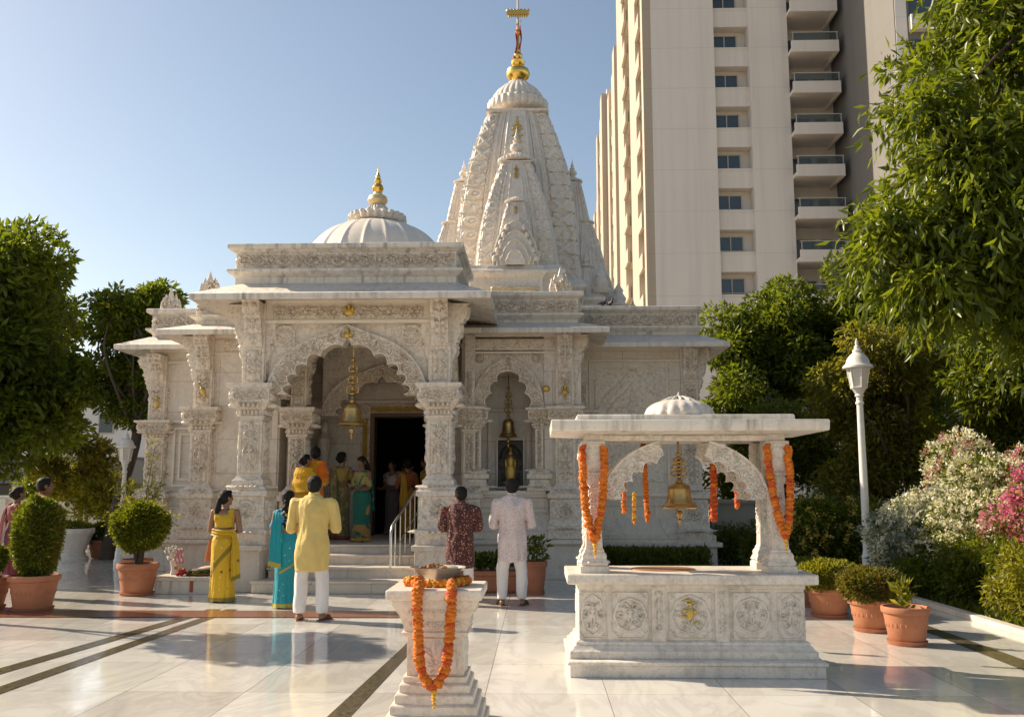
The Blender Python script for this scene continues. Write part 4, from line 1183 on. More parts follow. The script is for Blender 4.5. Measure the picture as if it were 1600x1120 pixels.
# ---- dome over the hall
DC = (-3.06, 17.2)
mb = MB()
prof = [(1.46, 5.1), (1.46, 5.35), (1.43, 5.40)]
for k in range(15):
    a = k/14*R(84); prof.append((1.43*math.cos(a)**.92, 5.42+1.22*math.sin(a)))
mb.lathe(prof, (*DC, 0), 320, ribs=20, rib=-.028)
dome = part(mb, 'dome', M['marble'], sharp=60)
mb = MB()
mb.lathe([(.30,6.78),(.50,6.80),(.54,6.84),(.54,6.90),(.44,6.98),(.30,7.03),(.22,7.05),(.20,7.10),(.17,7.14),(.13,7.17)], (*DC, -.20), 48, ribs=24, rib=.10)
for k in range(22):
    a = 2*PI*k/22; mb.ell((DC[0]+.50*math.cos(a), DC[1]+.50*math.sin(a), 6.73), (.06, .06, .05), 6, 5)
part(mb, 'lotus_crown', M['marble_spire'], dome)
mb = MB()
mb.lathe([(.10,7.15),(.16,7.19),(.195,7.26),(.17,7.34),(.09,7.39),(.08,7.42)], (*DC, -.20), 24)
part(mb, 'finial_bulb', plain('gold_worn_marble', (.66,.52,.28), .4, .25, 14, .6, .2), dome)
mb = MB()
mb.lathe([(.07,7.41),(.10,7.46),(.115,7.51),(.09,7.57),(.055,7.60),(.07,7.63),(.075,7.66),(.045,7.71),(.05,7.735),(.03,7.78),(.012,7.86),(.004,7.94)], (*DC, -.20), 20)
part(mb, 'finial', M['gold'], dome)
mb = MB(); mb.lathe([(.16,5.1),(.20,5.9),(.14,6.2),(.17,6.45),(.10,6.62)], (-4.35, 20.0, .1), 14)
sf = part(mb, 'roof_turret', M['marble_spire'])
mb = MB(); mb.lathe([(.07,6.70),(.10,6.78),(.05,6.86),(.06,6.92),(.02,7.02),(.004,7.16)], (-4.35, 20.0, .1), 14)
part(mb, 'finial', M['gold_paint'], sf)

# ---- the curved spire and the small spires that cling to it
def kalash(parent, c, s, mat, name='finial'):
    mb = MB()
    mb.lathe([(.30*s,0),(.34*s,.05*s),(.26*s,.12*s),(.24*s,.16*s),(.42*s,.30*s),(.47*s,.46*s),(.42*s,.62*s),(.24*s,.74*s),(.20*s,.78*s),(.26*s,.86*s),(.27*s,.96*s),(.15*s,1.04*s),(.12*s,1.08*s),(.18*s,1.16*s),(.18*s,1.24*s),(.09*s,1.36*s),(.10*s,1.42*s),(.05*s,1.60*s),(.02*s,1.85*s),(.005*s,2.0*s)], c, 20)
    return part(mb, name, mat, parent)

def spire(name, cx, cy, z0, z1, h0, h1, p, seed, nv=150, nu=64, gold=False, cap=1.0, faces=4, block=.34, capz=1.0, parent=None):
    rr = random.Random(seed)
    v = np.linspace(0, 1, nv+1); hw = h1+(h0-h1)*(1-v**p)
    s = np.linspace(-1, 1, nu+1)
    off = np.where(np.abs(s) < .30, .13, np.where(np.abs(s) < .36, .10, np.where(np.abs(s) < .56, .06, np.where(np.abs(s) < .61, .03, 0.0))))
    off = off + np.where((np.abs(s) > .38) & (np.abs(s) < .43), .035, 0) + np.where((np.abs(s) > .49) & (np.abs(s) < .54), .03, 0) + np.where((np.abs(s) > .24) & (np.abs(s) < .29), .025, 0)
    Hgt = z1-z0
    c = Canvas(2*h0, Hgt, 2*h0/nu)
    c.U, c.V = np.meshgrid(np.linspace(-1, 1, nu+1), np.linspace(0, Hgt, nv+1)); c.nu, c.nv, c.w = nu, nv, 2.0; c.H = np.zeros_like(c.U)
    # the corner bands: stacked carved blocks, in (s, z) space
    nb = max(4, int(Hgt/block)); bh = Hgt/nb
    for sx in (-1, 1):
        for k in range(nb):
            zc = (k+.5)*bh; sc = sx*.80; W = .17
            U, V = c.U, c.V
            a = np.abs(U-sc)/W; b = np.abs(V-zc)/(bh*.44)
            inside = (a < 1) & (b < 1)
            c.H = np.where(inside, np.maximum(c.H, .014*h0), c.H)
            kk = rr.choice((0, 1, 2))
            if kk == 0:
                q = np.clip(1-(np.abs(a*.9-b*.8)/.35)**2, 0, 1)**.5
            elif kk == 1:
                q = np.clip(1-(np.abs(np.hypot(a, b)-.62)/.24)**2, 0, 1)**.5 + np.clip(1-np.hypot(a, b)/.3, 0, 1)**.5
            else:
                q = np.clip(np.cos(a*5+b*3), 0, 1)**.6
            c.H = np.where(inside, c.H+.032*h0*q, c.H)
        e = (np.abs(c.U-sx*.615) < .02)
        c.H = np.where(e,  .018*h0*(np.sin(c.V/bh*PI*3) > -.2), c.H)
    c.chip(.003*h0, seed)
    mb = MB()
    for k in range(faces):
        a = -PI/2+k*PI/2; n = np.array((math.cos(a), math.sin(a), 0)); t = np.array((-n[1], n[0], 0))
        # corner taper so neighbouring faces meet
        w = np.clip((1-np.abs(s))/.03, 0, 1)
        O = (hw[:,None]*(1+off[None,:]*1.0) + c.H*w[None,:])
        P = np.array((cx, cy, 0)) + O[...,None]*n + (s[None,:]*hw[:,None])[...,None]*t
        P[...,2] = (z0+v*Hgt)[:,None]
        mb.grid(P)
    mb.f.append([0, 1, 2]) if False else None
    sp = part(mb, name, M['marble_spire'], parent, sharp=34)
    # shoulder slab, ribbed disc, neck
    mb = MB()
    r = (cx-h1, cx+h1, cy-h1, cy+h1)
    mb.stack(r, [(-.02,z1-.03*h1),(.12*h1,z1-.02*h1),(.15*h1,z1),(.15*h1,z1+.09*h1),(-.1*h1,z1+.10*h1)])
    mb.lathe([(r_*h1*(cap if q_ else 1), z1+z_*h1*capz) for r_, z_, q_ in ((.78,.06,0),(.78,.19,0),(1.20,.22,1),(1.36,.27,1),(1.38,.30,1),(1.38,.47,1),(1.33,.50,1),(1.08,.52,1),(.98,.55,0),(.94,.64,0),(.78,.79,0),(.56,.92,0),(.38,1.0,0),(.36,1.04,0))], (cx, cy, 0), 130, ribs=26, rib=.055)
    part(mb, 'ribbed_disc', M['marble_spire'], sp, sharp=50)
    if gold:
        mb = MB()
        yf = lambda z: cy-(h1+(h0-h1)*(1-((z-z0)/Hgt)**p))*1.13-.01
        gx = max(h1, .2)
        for k in range(9):
            z = z1-.32*h1-k*.115*gx*1.2; 
            w = gx*(.05 if k < 2 else .05+.10*abs(math.sin(k*1.3)))
            mb.ell((cx, yf(z), z), (w, .03, .055*gx), 8, 5)
            if k > 2:
                for sx in (-1, 1): mb.ell((cx+sx*w*1.1, yf(z), z+.03), (.035*gx, .025, .05*gx), 6, 4)
        part(mb, 'gilded_motif', M['gold_paint'], sp)
    return sp, z1+1.01*h1*capz

SX, SY = -.49, 23.5
main, zt = spire('main_spire', SX, SY, 6.1, 11.16, 1.46, .70, 2.6, 300, nv=360, nu=128, gold=True, cap=.82, capz=1.52)
kalash(main, (SX, SY, zt-.03), .68, M['gold'])
zk = zt+1.0
mb = MB(); mb.tube([(SX, SY, zk), (SX, SY, zk+.5), (SX, SY, 14.75)], [.05,.03,.02], 8); part(mb, 'flag_pole', M['gold_paint'], main)
mb = MB(); mb.box(SX-.30, SX+.30, SY-.04, SY+.04, 13.98+.22, 14.08+.22)
for k in range(7): mb.ell((SX-.27+.09*k, SY, 14.10+.22), (.05, .05, .05), 6, 5)
for k in range(9): mb.ell((SX-.24+.06*k, SY, 13.97+.19), (.025, .03, .05), 6, 4)
mb.lathe([(.05,13.6),(.08,13.68),(.05,13.76)], (SX, SY, 0), 10)
part(mb, 'flag_bracket', M['gold_paint'], main)
M['red_cloth'] = plain('red_cloth', (.55,.05,.045), .8, 0, 30, .3)
mb = MB(); rows = []
for k in range(12):
    t = k/11; z = 13.95-1.0*t
    rows.append([(SX-.02-.10*t*(1+.4*math.sin(7*t))*q/5-.02*math.sin(9*t), SY-.05-.03*math.sin(q+5*t), z-.05*q/5) for q in range(6)])
mb.grid(np.array(rows)); mb.grid(np.array(rows)+np.array((.11, .015, .12)))
part(mb, 'red_pennant', M['red_cloth'], main)
# front spires
f1, z_ = spire('small_spire', SX, SY-1.66, 6.5, 9.36, .88, .33, 1.9, 310, nv=170, nu=84, gold=True, block=.24)
kalash(f1, (SX, SY-1.66, z_-.02), .36, M['marble_spire'])
f2, z_ = spire('small_spire', SX, SY-2.42, 6.4, 8.15, .46, .19, 1.7, 320, nv=120, nu=64, gold=True, block=.2)
kalash(f2, (SX, SY-1.72, z_-.01), .20, M['gold_paint'])
for sx in (-1, 1):
    for (dx, dy, z0, zt1, a, b, ks) in ((1.42,-.1,6.4,9.42,.54,.19,.26),(1.70,-.3,6.0,8.25,.56,.19,.25),(1.15,-1.05,6.4,7.75,.42,.16,.18),(1.95,-.1,6.0,7.3,.5,.2,.2),(1.7,-1.0,6.0,6.95,.40,.15,.18)):
        sp, z_ = spire('small_spire', SX+sx*dx, SY+dy, z0, zt1, a, b, 1.9, 330+int(dx*100)+sx, nv=90, nu=48, block=.2)
        kalash(sp, (SX+sx*dx, SY+dy, z_-.01), ks, M['marble_spire'])
# pedimented niche on the front of the spire and its stepped base
mb = MB()
def base_block(r, prof): mb.stack(r, prof)
for (hx, y0, z0, z1) in ((.62, SY-2.96, 5.2, 6.52),(1.05, SY-2.74, 5.2, 6.58),(1.58, SY-1.9, 5.1, 6.42),(2.05, SY-1.45, 5.0, 6.2),(2.55, SY-1.0, 5.0, 5.9),(2.95, SY-.6, 4.9, 5.5)):
    mb.stack((SX-hx, SX+hx, y0, SY+2), [(.0,z0),(.0,z0+.3*(z1-z0)),(.06,z0+.33*(z1-z0)),(.06,z0+.37*(z1-z0)),(0,z0+.42*(z1-z0)),(0,z1-.22),(.05,z1-.16),(.09,z1-.13),(.09,z1-.06),(.03,z1-.02),(.0,z1+.06)])
for sx in (-1, 1):
    for (dx, dy, z) in ((2.5,-.9,5.95),(2.9,-.5,5.55),(2.05,-1.35,6.25)):
        mb.lathe([(.20,0),(.26,.08),(.17,.16),(.20,.26),(.11,.40),(.13,.47),(.03,.62),(.004,.74)], (SX+sx*dx, SY+dy, z), 14, ribs=10, rib=.08)
sb = part(mb, 'spire_base', M['marble_spire'], bevel=.006)
def onion(w, h, n=28):
    """outline of a pointed onion arch standing on z = 0"""
    L = []
    for k in range(n+1):
        t = k/n; q = 1-t
        L.append((-w*(1.0 if t < .12 else (1.10-.10*math.cos(7*t)) if t < .3 else 1)*max(0, (1-((t-.0))**2.2))**.62*(1 if t < .86 else .75+.25*(1-t)/.14), h*t))
    return L+[(-x, z) for x, z in L[::-1]][1:]
mb = MB()
for (w, h, y) in ((.52,1.08,SY-2.90),(.42,.84,SY-2.96),(.32,.60,SY-3.02),(.20,.36,SY-3.07)):
    mb.prism([(SX+x, 6.58+z) for x, z in onion(w, h)], 'y', y, SY-2.5)
    mb.tube([(SX+x*.97, y-.005, 6.58+z*.98) for x, z in onion(w, h)], .026, 6)
for sx in (-1, 1):
    for k in range(5): mb.ell((SX+sx*(.47-.07*k), SY-2.95, 6.75+.18*k), (.06, .06, .08), 8, 6)
part(mb, 'niche_pediment', M['marble_spire'], sb)
mb = MB(); c = scroll_canvas(1.1, .14, .013, .02, 333); lay(mb, c, (SX-.55, SY-3.10, 5.93), *FRONT)
part(mb, 'gilded_motif', plain('faint_gilding', (.66,.55,.36), .45, .2, 18, .5, .2), sb)

# ---- hand rails
def rail(x, lab, rz=0):
    t = thing('handrail', (x, 15.0, .36), lab, 'handrail', 'handrails of the temple stairs', rz)
    a, b_ = np.array((0, -.12, .60)), np.array((.0, 1.25, 1.22))
    mb = MB()
    mb.tube([(0,-.12,-.0),(0,-.12,.50),(0,-.10,.57),(0,-.04,.645),(0,1.25,1.24),(0,1.32,1.25),(0,1.36,1.20),(0,1.36,.30)], .022, 10)
    mb.build('top_rail', M['steel'], t)
    mb = MB(); mb.tube([(0,-.12,.18),(0,.1,.26),(0,1.3,.82)], .010, 8); mb.build('lower_rail', M['steel'], t)
    for k in range(5):
        y = .10+.26*k; zb = .0 if y < .38 else (.16 if y < .75 else .30)
        mb = MB(); mb.tube([(0, y, zb), (0, y, .66+.457*y)], .011, 8); mb.build('baluster', M['steel'], t)
rail(-2.31, 'polished steel handrail on the right of the temple stairs, beside the carved pillar', -.17)
rail(-4.22, 'steel handrail on the left of the temple stairs, beside the woman in turquoise')
# ------------------------------------------------------------------ ground
def sheet(name, poly, z, mat, kind='structure'):
    mb = MB(); mb.add([(x, y, z) for x, y in poly], [list(range(len(poly)))])
    o = mb.build(name, mat, None, smooth=False)
    return tag(o, kind=kind)
def floor_mat():
    t = NT('polished_floor'); c = t.n('TexCoord').outputs['Object']
    mp = t.n('Mapping'); mp.inputs['Rotation'].default_value = (0,0,R(90)); mp.inputs['Location'].default_value = (.31,.42,0); t.l(c, mp.inputs['Vector'])
    br = t.n('TexBrick'); br.offset = 0.0; br.inputs['Scale'].default_value = 1; br.inputs['Brick Width'].default_value = 1.22; br.inputs['Row Height'].default_value = .96
    br.inputs['Mortar Size'].default_value = .0035; br.inputs['Mortar Smooth'].default_value = .1; br.inputs['Bias'].default_value = 0
    br.inputs['Color1'].default_value = (1,1,1,1); br.inputs['Color2'].default_value = (.77,.755,.74,1); br.inputs['Mortar'].default_value = (.40,.36,.31,1)
    t.l(mp.outputs[0], br.inputs['Vector'])
    v = t.noise(t.coord((1,.45,1)), 1.3, 8, .62, 1.8); vm = t.ramp(v, [(.43,0.0),(.50,1.0),(.57,0.0)])
    cl = t.noise(t.coord((1,.5,1)), .9, 4, .6)
    col = t.mix(t.math('MULTIPLY', t.math('MULTIPLY', vm, cl), .75), (.745,.72,.67), (.46,.44,.42))
    col = t.mix(t.math('MULTIPLY', t.ramp(cl, [(.45,0.0),(.7,1.0)]), .5), col, (.62,.575,.50))
    col = t.mix(1.0, col, br.outputs['Color'], 'MULTIPLY')
    g = t.noise(t.coord(), 2.2, 6, .65); g2 = t.noise(t.coord((1,.3,1)), 7, 5, .7); rough = t.math('ADD', t.ramp(g, [(.35,.045),(.7,.14)]), t.math('MULTIPLY', t.ramp(g2, [(.5,0.0),(.68,1.0)]), .10))
    wob = t.noise(t.coord(), 1.7, 2, .5); nr = t.bump(wob, .10, .02)
    nr = t.bump(t.math('SUBTRACT', 1.0, br.outputs['Fac']), .25, .003, nr)
    t.bsdf(col, rough, nr, spec=.62)
    return t.m
def granite(name, a, b_):
    t = NT(name); n = t.noise(t.coord(), 26, 5, .7); n2 = t.noise(t.coord(), 5, 3, .6)
    col = t.ramp(n, [(.36, a), (.52, tuple((x+y)/2 for x, y in zip(a, b_))), (.66, b_)])
    col = t.mix(t.math('MULTIPLY', n2, .4), col, a)
    t.bsdf(col, .16, None, spec=.5); return t.m
M['floor'] = floor_mat()
M['granite_dark'] = granite('dark_granite', (.055,.045,.03), (.22,.18,.12))
M['granite_red'] = granite('red_granite', (.20,.075,.045), (.36,.16,.10))
g = 900
sheet('ground', [(-g,-g),(g,-g),(g,g),(-g,g)], -.02, plain('dry_ground', (.34,.28,.21), .9, 0, 1.5, .4, .4))
sheet('plaza_floor', [(-26,-6),(5.30,-6),(5.30,26),(-26,26)], 0, M['floor'])
sheet('floor_inlay', [(-4.95,7.6),(-4.76,7.6),(-4.22,12.6),(-4.40,12.6)], .004, M['granite_dark'])
sheet('floor_inlay', [(-4.52,5.5),(-4.34,5.5),(-4.00,12.6),(-4.16,12.6)], .004, M['granite_dark'])
sheet('floor_inlay', [(-1.56,5.5),(-1.38,5.5),(-1.24,10.2),(-1.36,10.2)], .004, M['granite_dark'])
sheet('floor_inlay', [(4.28,7.2),(4.58,7.2),(4.58,11.4),(4.38,11.4)], .004, M['granite_dark'])
sheet('floor_inlay', [(-9,11.72),(-1.6,11.85),(-1.6,12.45),(-9,12.4)], .008, M['granite_red'])
sheet('garden_soil', [(5.42,-2),(30,-2),(30,26),(5.42,26)], .03, M['soil'])
mb = MB(); mb.box(5.28, 5.42, -2, 17.2, -.01, .07)
tag(mb.build('kerb', M['marble_step'], None, bevel=.01), kind='structure')

# ------------------------------------------------------------------ bells
def bell(loc, r, h, chain, lab, mat='brass', beads=7):
    """loc: middle of the mouth; chain: height of the hook above the mouth"""
    t = thing('temple_bell', loc, lab, 'bell', 'hanging brass bells')
    mb = MB()
    mb.lathe([(r*.80,.012),(r*.86,0),(r*.97,-.004),(r*1.02,.02*h),(r*1.0,.06*h),(r*.90,.12*h),(r*.80,.17*h),(r*.79,.20*h),(r*.75,.24*h),(r*.68,.38*h),(r*.645,.55*h),(r*.635,.70*h),(r*.645,.73*h),(r*.62,.77*h),(r*.58,.86*h),(r*.46,.94*h),(r*.25,.99*h),(r*.10,1.0*h)], (0,0,0), 40, cap=False)
    mb.build('bell_body', M[mat], t)
    mb = MB(); mb.lathe([(.012,h*.9),(.012,-.10*h),(r*.16,-.14*h),(r*.20,-.24*h),(r*.12,-.34*h),(r*.06,-.40*h),(r*.12,-.47*h),(r*.08,-.56*h),(.004,-.66*h)], (0,0,0), 14)
    mb.build('clapper', M[mat], t)
    mb = MB()
    z0, z1 = h, chain; L = z1-z0
    mb.lathe([(r*.16,z0-.02),(r*.22,z0+.03*L),(r*.12,z0+.07*L),(r*.10,z0+.10*L)], (0,0,0), 14)
    for k in range(beads):
        z = z0+L*(.10+.62*(k+.5)/beads); w = r*(.26, .13, .20, .12)[k % 4]
        mb.lathe([(r*.05,z-.045*L),(w,z-.02*L),(w*1.05,z),(w*.7,z+.02*L),(r*.05,z+.045*L)], (0,0,0), 12)
    for sx in (-1, 1):
        for k, zz in enumerate((.14, .30, .46)):
            mb.tube([(sx*r*.06,0,z0+zz*L),(sx*r*(.42-.08*k),0,z0+(zz+.03)*L),(sx*r*(.46-.08*k),0,z0+(zz+.09)*L),(sx*r*(.3-.05*k),0,z0+(zz+.12)*L),(sx*r*.05,0,z0+(zz+.13)*L)], r*.055, 6)
            mb.ell((sx*r*(.46-.08*k),0,z0+(zz+.02)*L), (r*.07,r*.05,r*.10), 6, 4)
    mb.tube([(0,0,z0+.6*L),(0,0,z1)], r*.07, 8)
    mb.build('ornate_hanger', M[mat], t)
    return t
bell((-3.03, 15.08, 2.61), .215, .37, 1.42, 'largest brass bell, hanging from the tip of the porch arch above the stairs')
bell((-.55, 17.45, 2.55), .17, .33, 1.18, 'brass bell hanging in the arched wall niche right of the porch', 'brass')
bell((1.335, 8.9, 1.42), .165, .24, .63, 'brass bell hanging under the roof of the small marble pavilion')

# ------------------------------------------------------------------ garlands
M['marigold'] = plain('marigold_orange', (.74,.19,.010), .75, 0, 90, .7, 1.0, .012)
M['marigold_deep'] = plain('marigold_deep', (.58,.085,.010), .75, 0, 90, .4, .9, .01)
M['marigold_yellow'] = plain('marigold_yellow', (.80,.42,.03), .75, 0, 60, .4, .9, .01)
M['string'] = plain('string', (.30,.22,.10), .9)
def flower(mb, p, r, rr, axis=None):
    n, m = 22, 6
    th = np.linspace(0, PI, m+1); a = np.linspace(0, 2*PI, n, endpoint=False)
    Rr = r*(1+.05*np.cos(11*a[None,:]+rr.uniform(0,6)+3*th[:,None])*np.sin(th)[:,None]+np.array([[rr.uniform(-.20,.20) for _ in a] for _ in th]))
    P = np.stack([Rr*np.outer(np.sin(th), np.cos(a)), Rr*np.outer(np.sin(th), np.sin(a)), Rr*np.outer(np.cos(th), np.ones(n))*.60], -1)
    q = Vector(axis or (rr.gauss(0,1), rr.gauss(0,1), rr.gauss(0,1))).to_track_quat('Z', 'Y').to_matrix()
    mb.grid(P @ np.array(q).T + np.array(p), close_u=True, flip=True)
def resample(pts, step):
    pts = [np.array(p, float) for p in pts]; out = [pts[0]]; acc = 0
    for a, b in zip(pts, pts[1:]):
        L = np.linalg.norm(b-a); d = step-acc
        while d <= L: out.append(a+(b-a)*d/L); d += step
        acc = (acc+L) % step
    return out
def smooth_path(ctrl, n=60):
    c = [np.array(p, float) for p in ctrl]; c = [2*c[0]-c[1]]+c+[2*c[-1]-c[-2]]; out = []
    for i in range(1, len(c)-2):
        for k in range(n//(len(c)-3)+1):
            t = k/(n//(len(c)-3)+1)
            out.append(.5*((2*c[i])+(-c[i-1]+c[i+1])*t+(2*c[i-1]-5*c[i]+4*c[i+1]-c[i+2])*t*t+(-c[i-1]+3*c[i]-3*c[i+1]+c[i+2])*t**3))
    out.append(c[-2]); return out
def garland(pts, r, lab, seed, step=.30, mats=('marigold','marigold_deep'), mix=.18, tassel=True, group='marigold garlands', jit=.12):
    rr = random.Random(seed); path = resample(smooth_path(pts, 90), r*step*2)
    o0 = pts[0]; t = thing('flower_garland', tuple(o0), lab, 'garland', group)
    mb = MB()
    for i, p in enumerate(path):
        mb.cur = 1 if rr.random() < mix else 0
        d = path[min(i+1, len(path)-1)]-path[max(i-1, 0)]
        flower(mb, p+np.array([rr.gauss(0, r*jit) for _ in range(3)]), r*rr.uniform(.9, 1.1), rr, tuple(d+np.array([rr.gauss(0,.02) for _ in range(3)])))
    part(mb, 'flower_string', [M[m] for m in mats], t, sharp=70)
    if tassel:
        low = min(path, key=lambda p: p[2]) if tassel is True else np.array(tassel)
        mb = MB()
        for k in range(5): flower(mb, low+np.array((0, -.01, -r*(1.1+.75*k))), r*(.62-.08*k), rr)
        part(mb, 'tassel', M['marigold_yellow'], t, sharp=70)
    return t

# ------------------------------------------------------------------ the bell pavilion
pav = thing('bell_pavilion', (1.35, 8.8, 0), 'small white marble pavilion with carved base, flat roof and low ribbed dome', 'pavilion')
mb = MB(); mb.stack((.27, 2.45, 8.26, 9.5), [(0,0),(0,.10),(.02,.105),(.02,.13),(.01,.136)]); part(mb, 'step', M['marble_pav'], pav, bevel=.006)
BR = (.36, 2.34, 8.45, 9.16)
mb = MB(); mb.stack(BR, [(.085,.136),(.085,.20),(.06,.215),(.05,.235),(.03,.25),(.03,.27),(.0,.29),(0,.72),(.012,.725),(.012,.765)])
body = part(mb, 'base', M['marble_pav'], pav, bevel=.004)
mb = MB(); mb.stack(BR, [(.02,.76),(.10,.772),(.105,.78),(.105,.85),(.095,.858)]); part(mb, 'top_slab', M['marble_pav'], pav, bevel=.005)
pan = ((.345,.615,'m'),(.635,.985,'r'),(1.0,1.12,'p'),(1.135,1.54,'r'),(1.555,1.675,'p'),(1.695,2.06,'r'),(2.085,2.355,'m'))
for i, (a, b_, k) in enumerate(pan):
    mb = MB(); w = b_-a-.02; h = .40; y = 8.45
    if k == 'p':
        mb.box(a, b_, 8.432, 8.46, .235, .745); c = pillar_canvas(w-.02, h, .006, .014, 400+i); y = 8.432; lay(mb, c, (a+.02, y, .31), *FRONT)
    else:
        c = medallion_canvas(w, h, .0058, .019, 400+i, oval=1.0 if k == 'r' else 1.5); c.frame(.008, .010); lay(mb, c, (a+.01, y, .30), *FRONT)
    part(mb, 'carved_panel', M['marble_pav'], body)
mb = MB(); c = pillar_canvas(.5, .40, .01, .016, 411); lay(mb, c, (.36, 8.55, .30), *side(-1)); part(mb, 'carved_panel', M['marble_pav'], body)
mb = MB()
for (dx, dz, rx, rz) in ((0,.0,.03,.06),(-.05,.03,.02,.02),(.04,.02,.018,.025),(0,.085,.022,.02),(-.06,-.02,.03,.014),(.055,-.07,.016,.018),(-.02,.12,.03,.012),(.03,.10,.02,.012)):
    mb.ell((1.338+dx, 8.428, .51+dz), (rx, .012, rz), 8, 5)
part(mb, 'gilded_motif', M['gold_paint'], body)
def pav_pillar(cx, cy, seed, faces):
    r = (cx-.075, cx+.075, cy-.075, cy+.075); z = .858
    mb = MB(); mb.stack(r, [(.005,z+.2),(.0,z+.22),(-.012,z+.50),(-.018,z+.78),(-.0,z+.80),(0,z+.84),(-.012,z+.86),(-.012,2.035)])
    s = part(mb, 'pillar', M['marble_pav'], pav, bevel=.003)
    mb = MB(); mb.stack(r, [(.055,z),(.055,z+.06),(.04,z+.065),(.048,z+.085),(.04,z+.11),(.03,z+.125),(.034,z+.15),(.025,z+.17),(.012,z+.185),(.012,z+.20),(.0,z+.215)])
    petal_row(mb, r, z+.09, .03, .035, .045)
    part(mb, 'base', M['marble_pav'], s, bevel=.003)
    mb = MB(); mb.stack(r, [(-.01,z+.86),(.02,z+.875),(.022,z+.885),(.0,z+.90),(.012,z+.93),(.03,z+.95),(.03,2.03)])
    c = Canvas(.19, .15, .006)
    for k in range(7): c.petal(.095, .02, PI/2+(k-3)*.38, .11, .04, .014)
    c.blob(.095, .03, .02, .02, 0, .018); c.frame(.006, .006)
    if 'F' in faces: lay(mb, c, (cx-.095, cy-.105, 1.86), *FRONT)
    if 'L' in faces: lay(mb, c, (cx-.105, cy-.095, 1.86), *side(-1))
    part(mb, 'capital', M['marble_pav'], s, bevel=.003)
    mb = MB(); c = pillar_canvas(.10, .72, .006, .012, seed, fig=False)
    if 'F' in faces: lay(mb, c, (cx-.05, cy-.068, z+.22), *FRONT, base=.006)
    if 'L' in faces: lay(mb, c, (cx-.068, cy-.05, z+.22), *side(-1), base=.006)
    if mb.n: part(mb, 'carved_panel', M['marble_pav'], s)
for cx, cy, f in ((.505,8.58,'FL'),(2.165,8.58,'FL'),(.505,9.03,'L'),(2.165,9.03,'FL')): pav_pillar(cx, cy, int(cx*100), f)
for i, kp in enumerate(((0.0,.40),(.60,1.0))):
    for j, y in enumerate((8.53, 9.0)):
        cusp_arch('bracket_arch', .585, 2.085, 1.50, 2.12, .135, y, .09, 2.03, 430+i*2+j, ncusp=5, amp=.055, spandrel=False, mat='marble_pav', parent=pav, keep=kp, relief=.014, ztop=2.034)
for x, s in ((.505, -1), (2.165, -1)):
    cusp_arch('side_bracket', 8.64, 8.97, 1.50, 2.05, .07, x-.06, .10, 2.03, 440, ncusp=2, amp=.04, spandrel=False, mat='marble_pav', parent=pav, axis='y', fixed=s, relief=.012)
mb = MB()
mb.box(.44,2.24,8.50,8.60,2.032,2.09); mb.box(.44,2.24,8.99,9.09,2.032,2.09); mb.box(.44,.54,8.60,8.99,2.032,2.09); mb.box(2.14,2.24,8.60,8.99,2.032,2.09)
mb.box(.54,2.14,8.60,8.99,2.06,2.09)
for a, b_ in ((.60,1.0),(1.05,1.6),(1.66,2.08)): mb.box(a,b_,8.49,8.5,2.045,2.08)
part(mb, 'beam', M['marble_pav'], pav, bevel=.003)
mb = MB(); mb.stack((.40,2.28,8.47,9.12), [(0,2.09),(.02,2.088),(.27,2.108),(.275,2.115),(.28,2.20),(.27,2.206),(0,2.222)]); part(mb, 'roof_slab', M['marble_grey'], pav, bevel=.006)
mb = MB(); mb.stack((.36,2.34,8.50,9.1), [(0,2.21),(0,2.265),(-.012,2.275)]); part(mb, 'roof_step', M['marble_grey'], pav, bevel=.005)
mb = MB(); mb.lathe([(.315,2.27),(.325,2.29),(.315,2.32)]+[(.31*math.cos(a), 2.32+.125*math.sin(a)) for a in np.linspace(.05, 1.5, 10)], (1.345,8.85,0), 96, ribs=18, rib=.07)
for k in range(12):
    a = 2*PI*k/12; mb.tube([(1.345+.16*math.cos(a), 8.85+.16*math.sin(a), 2.425), (1.345+.07*math.cos(a), 8.85+.07*math.sin(a), 2.455), (1.345+.02*math.cos(a), 8.85+.02*math.sin(a), 2.466)], [.012,.018,.012], 6)
mb.lathe([(.05,2.44),(.035,2.465),(.012,2.49),(.003,2.515)], (1.345,8.85,0), 10)
part(mb, 'ribbed_dome', M['marble_pav'], pav, sharp=60)
mb = MB(); mb.lathe([(.30,.857),(.30,.866),(.28,.870)], (1.16,8.86,0), 40, sy=.7)
tag(mb.build('offering_plate', plain('copper_plate', (.50,.24,.12), .45, .6), None), 'flat round copper plate lying on the slab of the bell pavilion', 'plate')

garland([(.405,8.46,1.97),(.405,8.42,1.7),(.43,8.40,1.42),(.475,8.385,1.22),(.50,8.38,1.15),(.525,8.385,1.22),(.565,8.40,1.42),(.595,8.42,1.7),(.60,8.46,1.97)], .036, 'orange garland hung in a narrow V on the left front pillar of the pavilion', 1)
garland([(2.065,8.46,1.97),(2.08,8.42,1.7),(2.115,8.40,1.42),(2.155,8.385,1.26),(2.18,8.38,1.19),(2.205,8.385,1.26),(2.23,8.40,1.42),(2.25,8.42,1.7),(2.255,8.46,1.97)], .036, 'orange garland hung in a narrow V on the right front pillar of the pavilion', 2)
def strand(px, y0, y1, Y, r, lab, seed, mats=('marigold','marigold_deep'), dx=0):
    x, z0 = P_(px, y0, Y); x2, z1 = P_(px+dx, y1, Y)
    garland([(x, Y, z0), ((x+x2)/2, Y-.004, (z0+z1)/2), (x2, Y, z1)], r, lab, seed, mats=mats, tassel=False, group='straight flower strands in the pavilion')
strand(1115, 700, 812, 9.05, .034, 'long deep orange strand hanging beside the rear right pillar of the pavilion', 3, ('marigold_deep','marigold'))
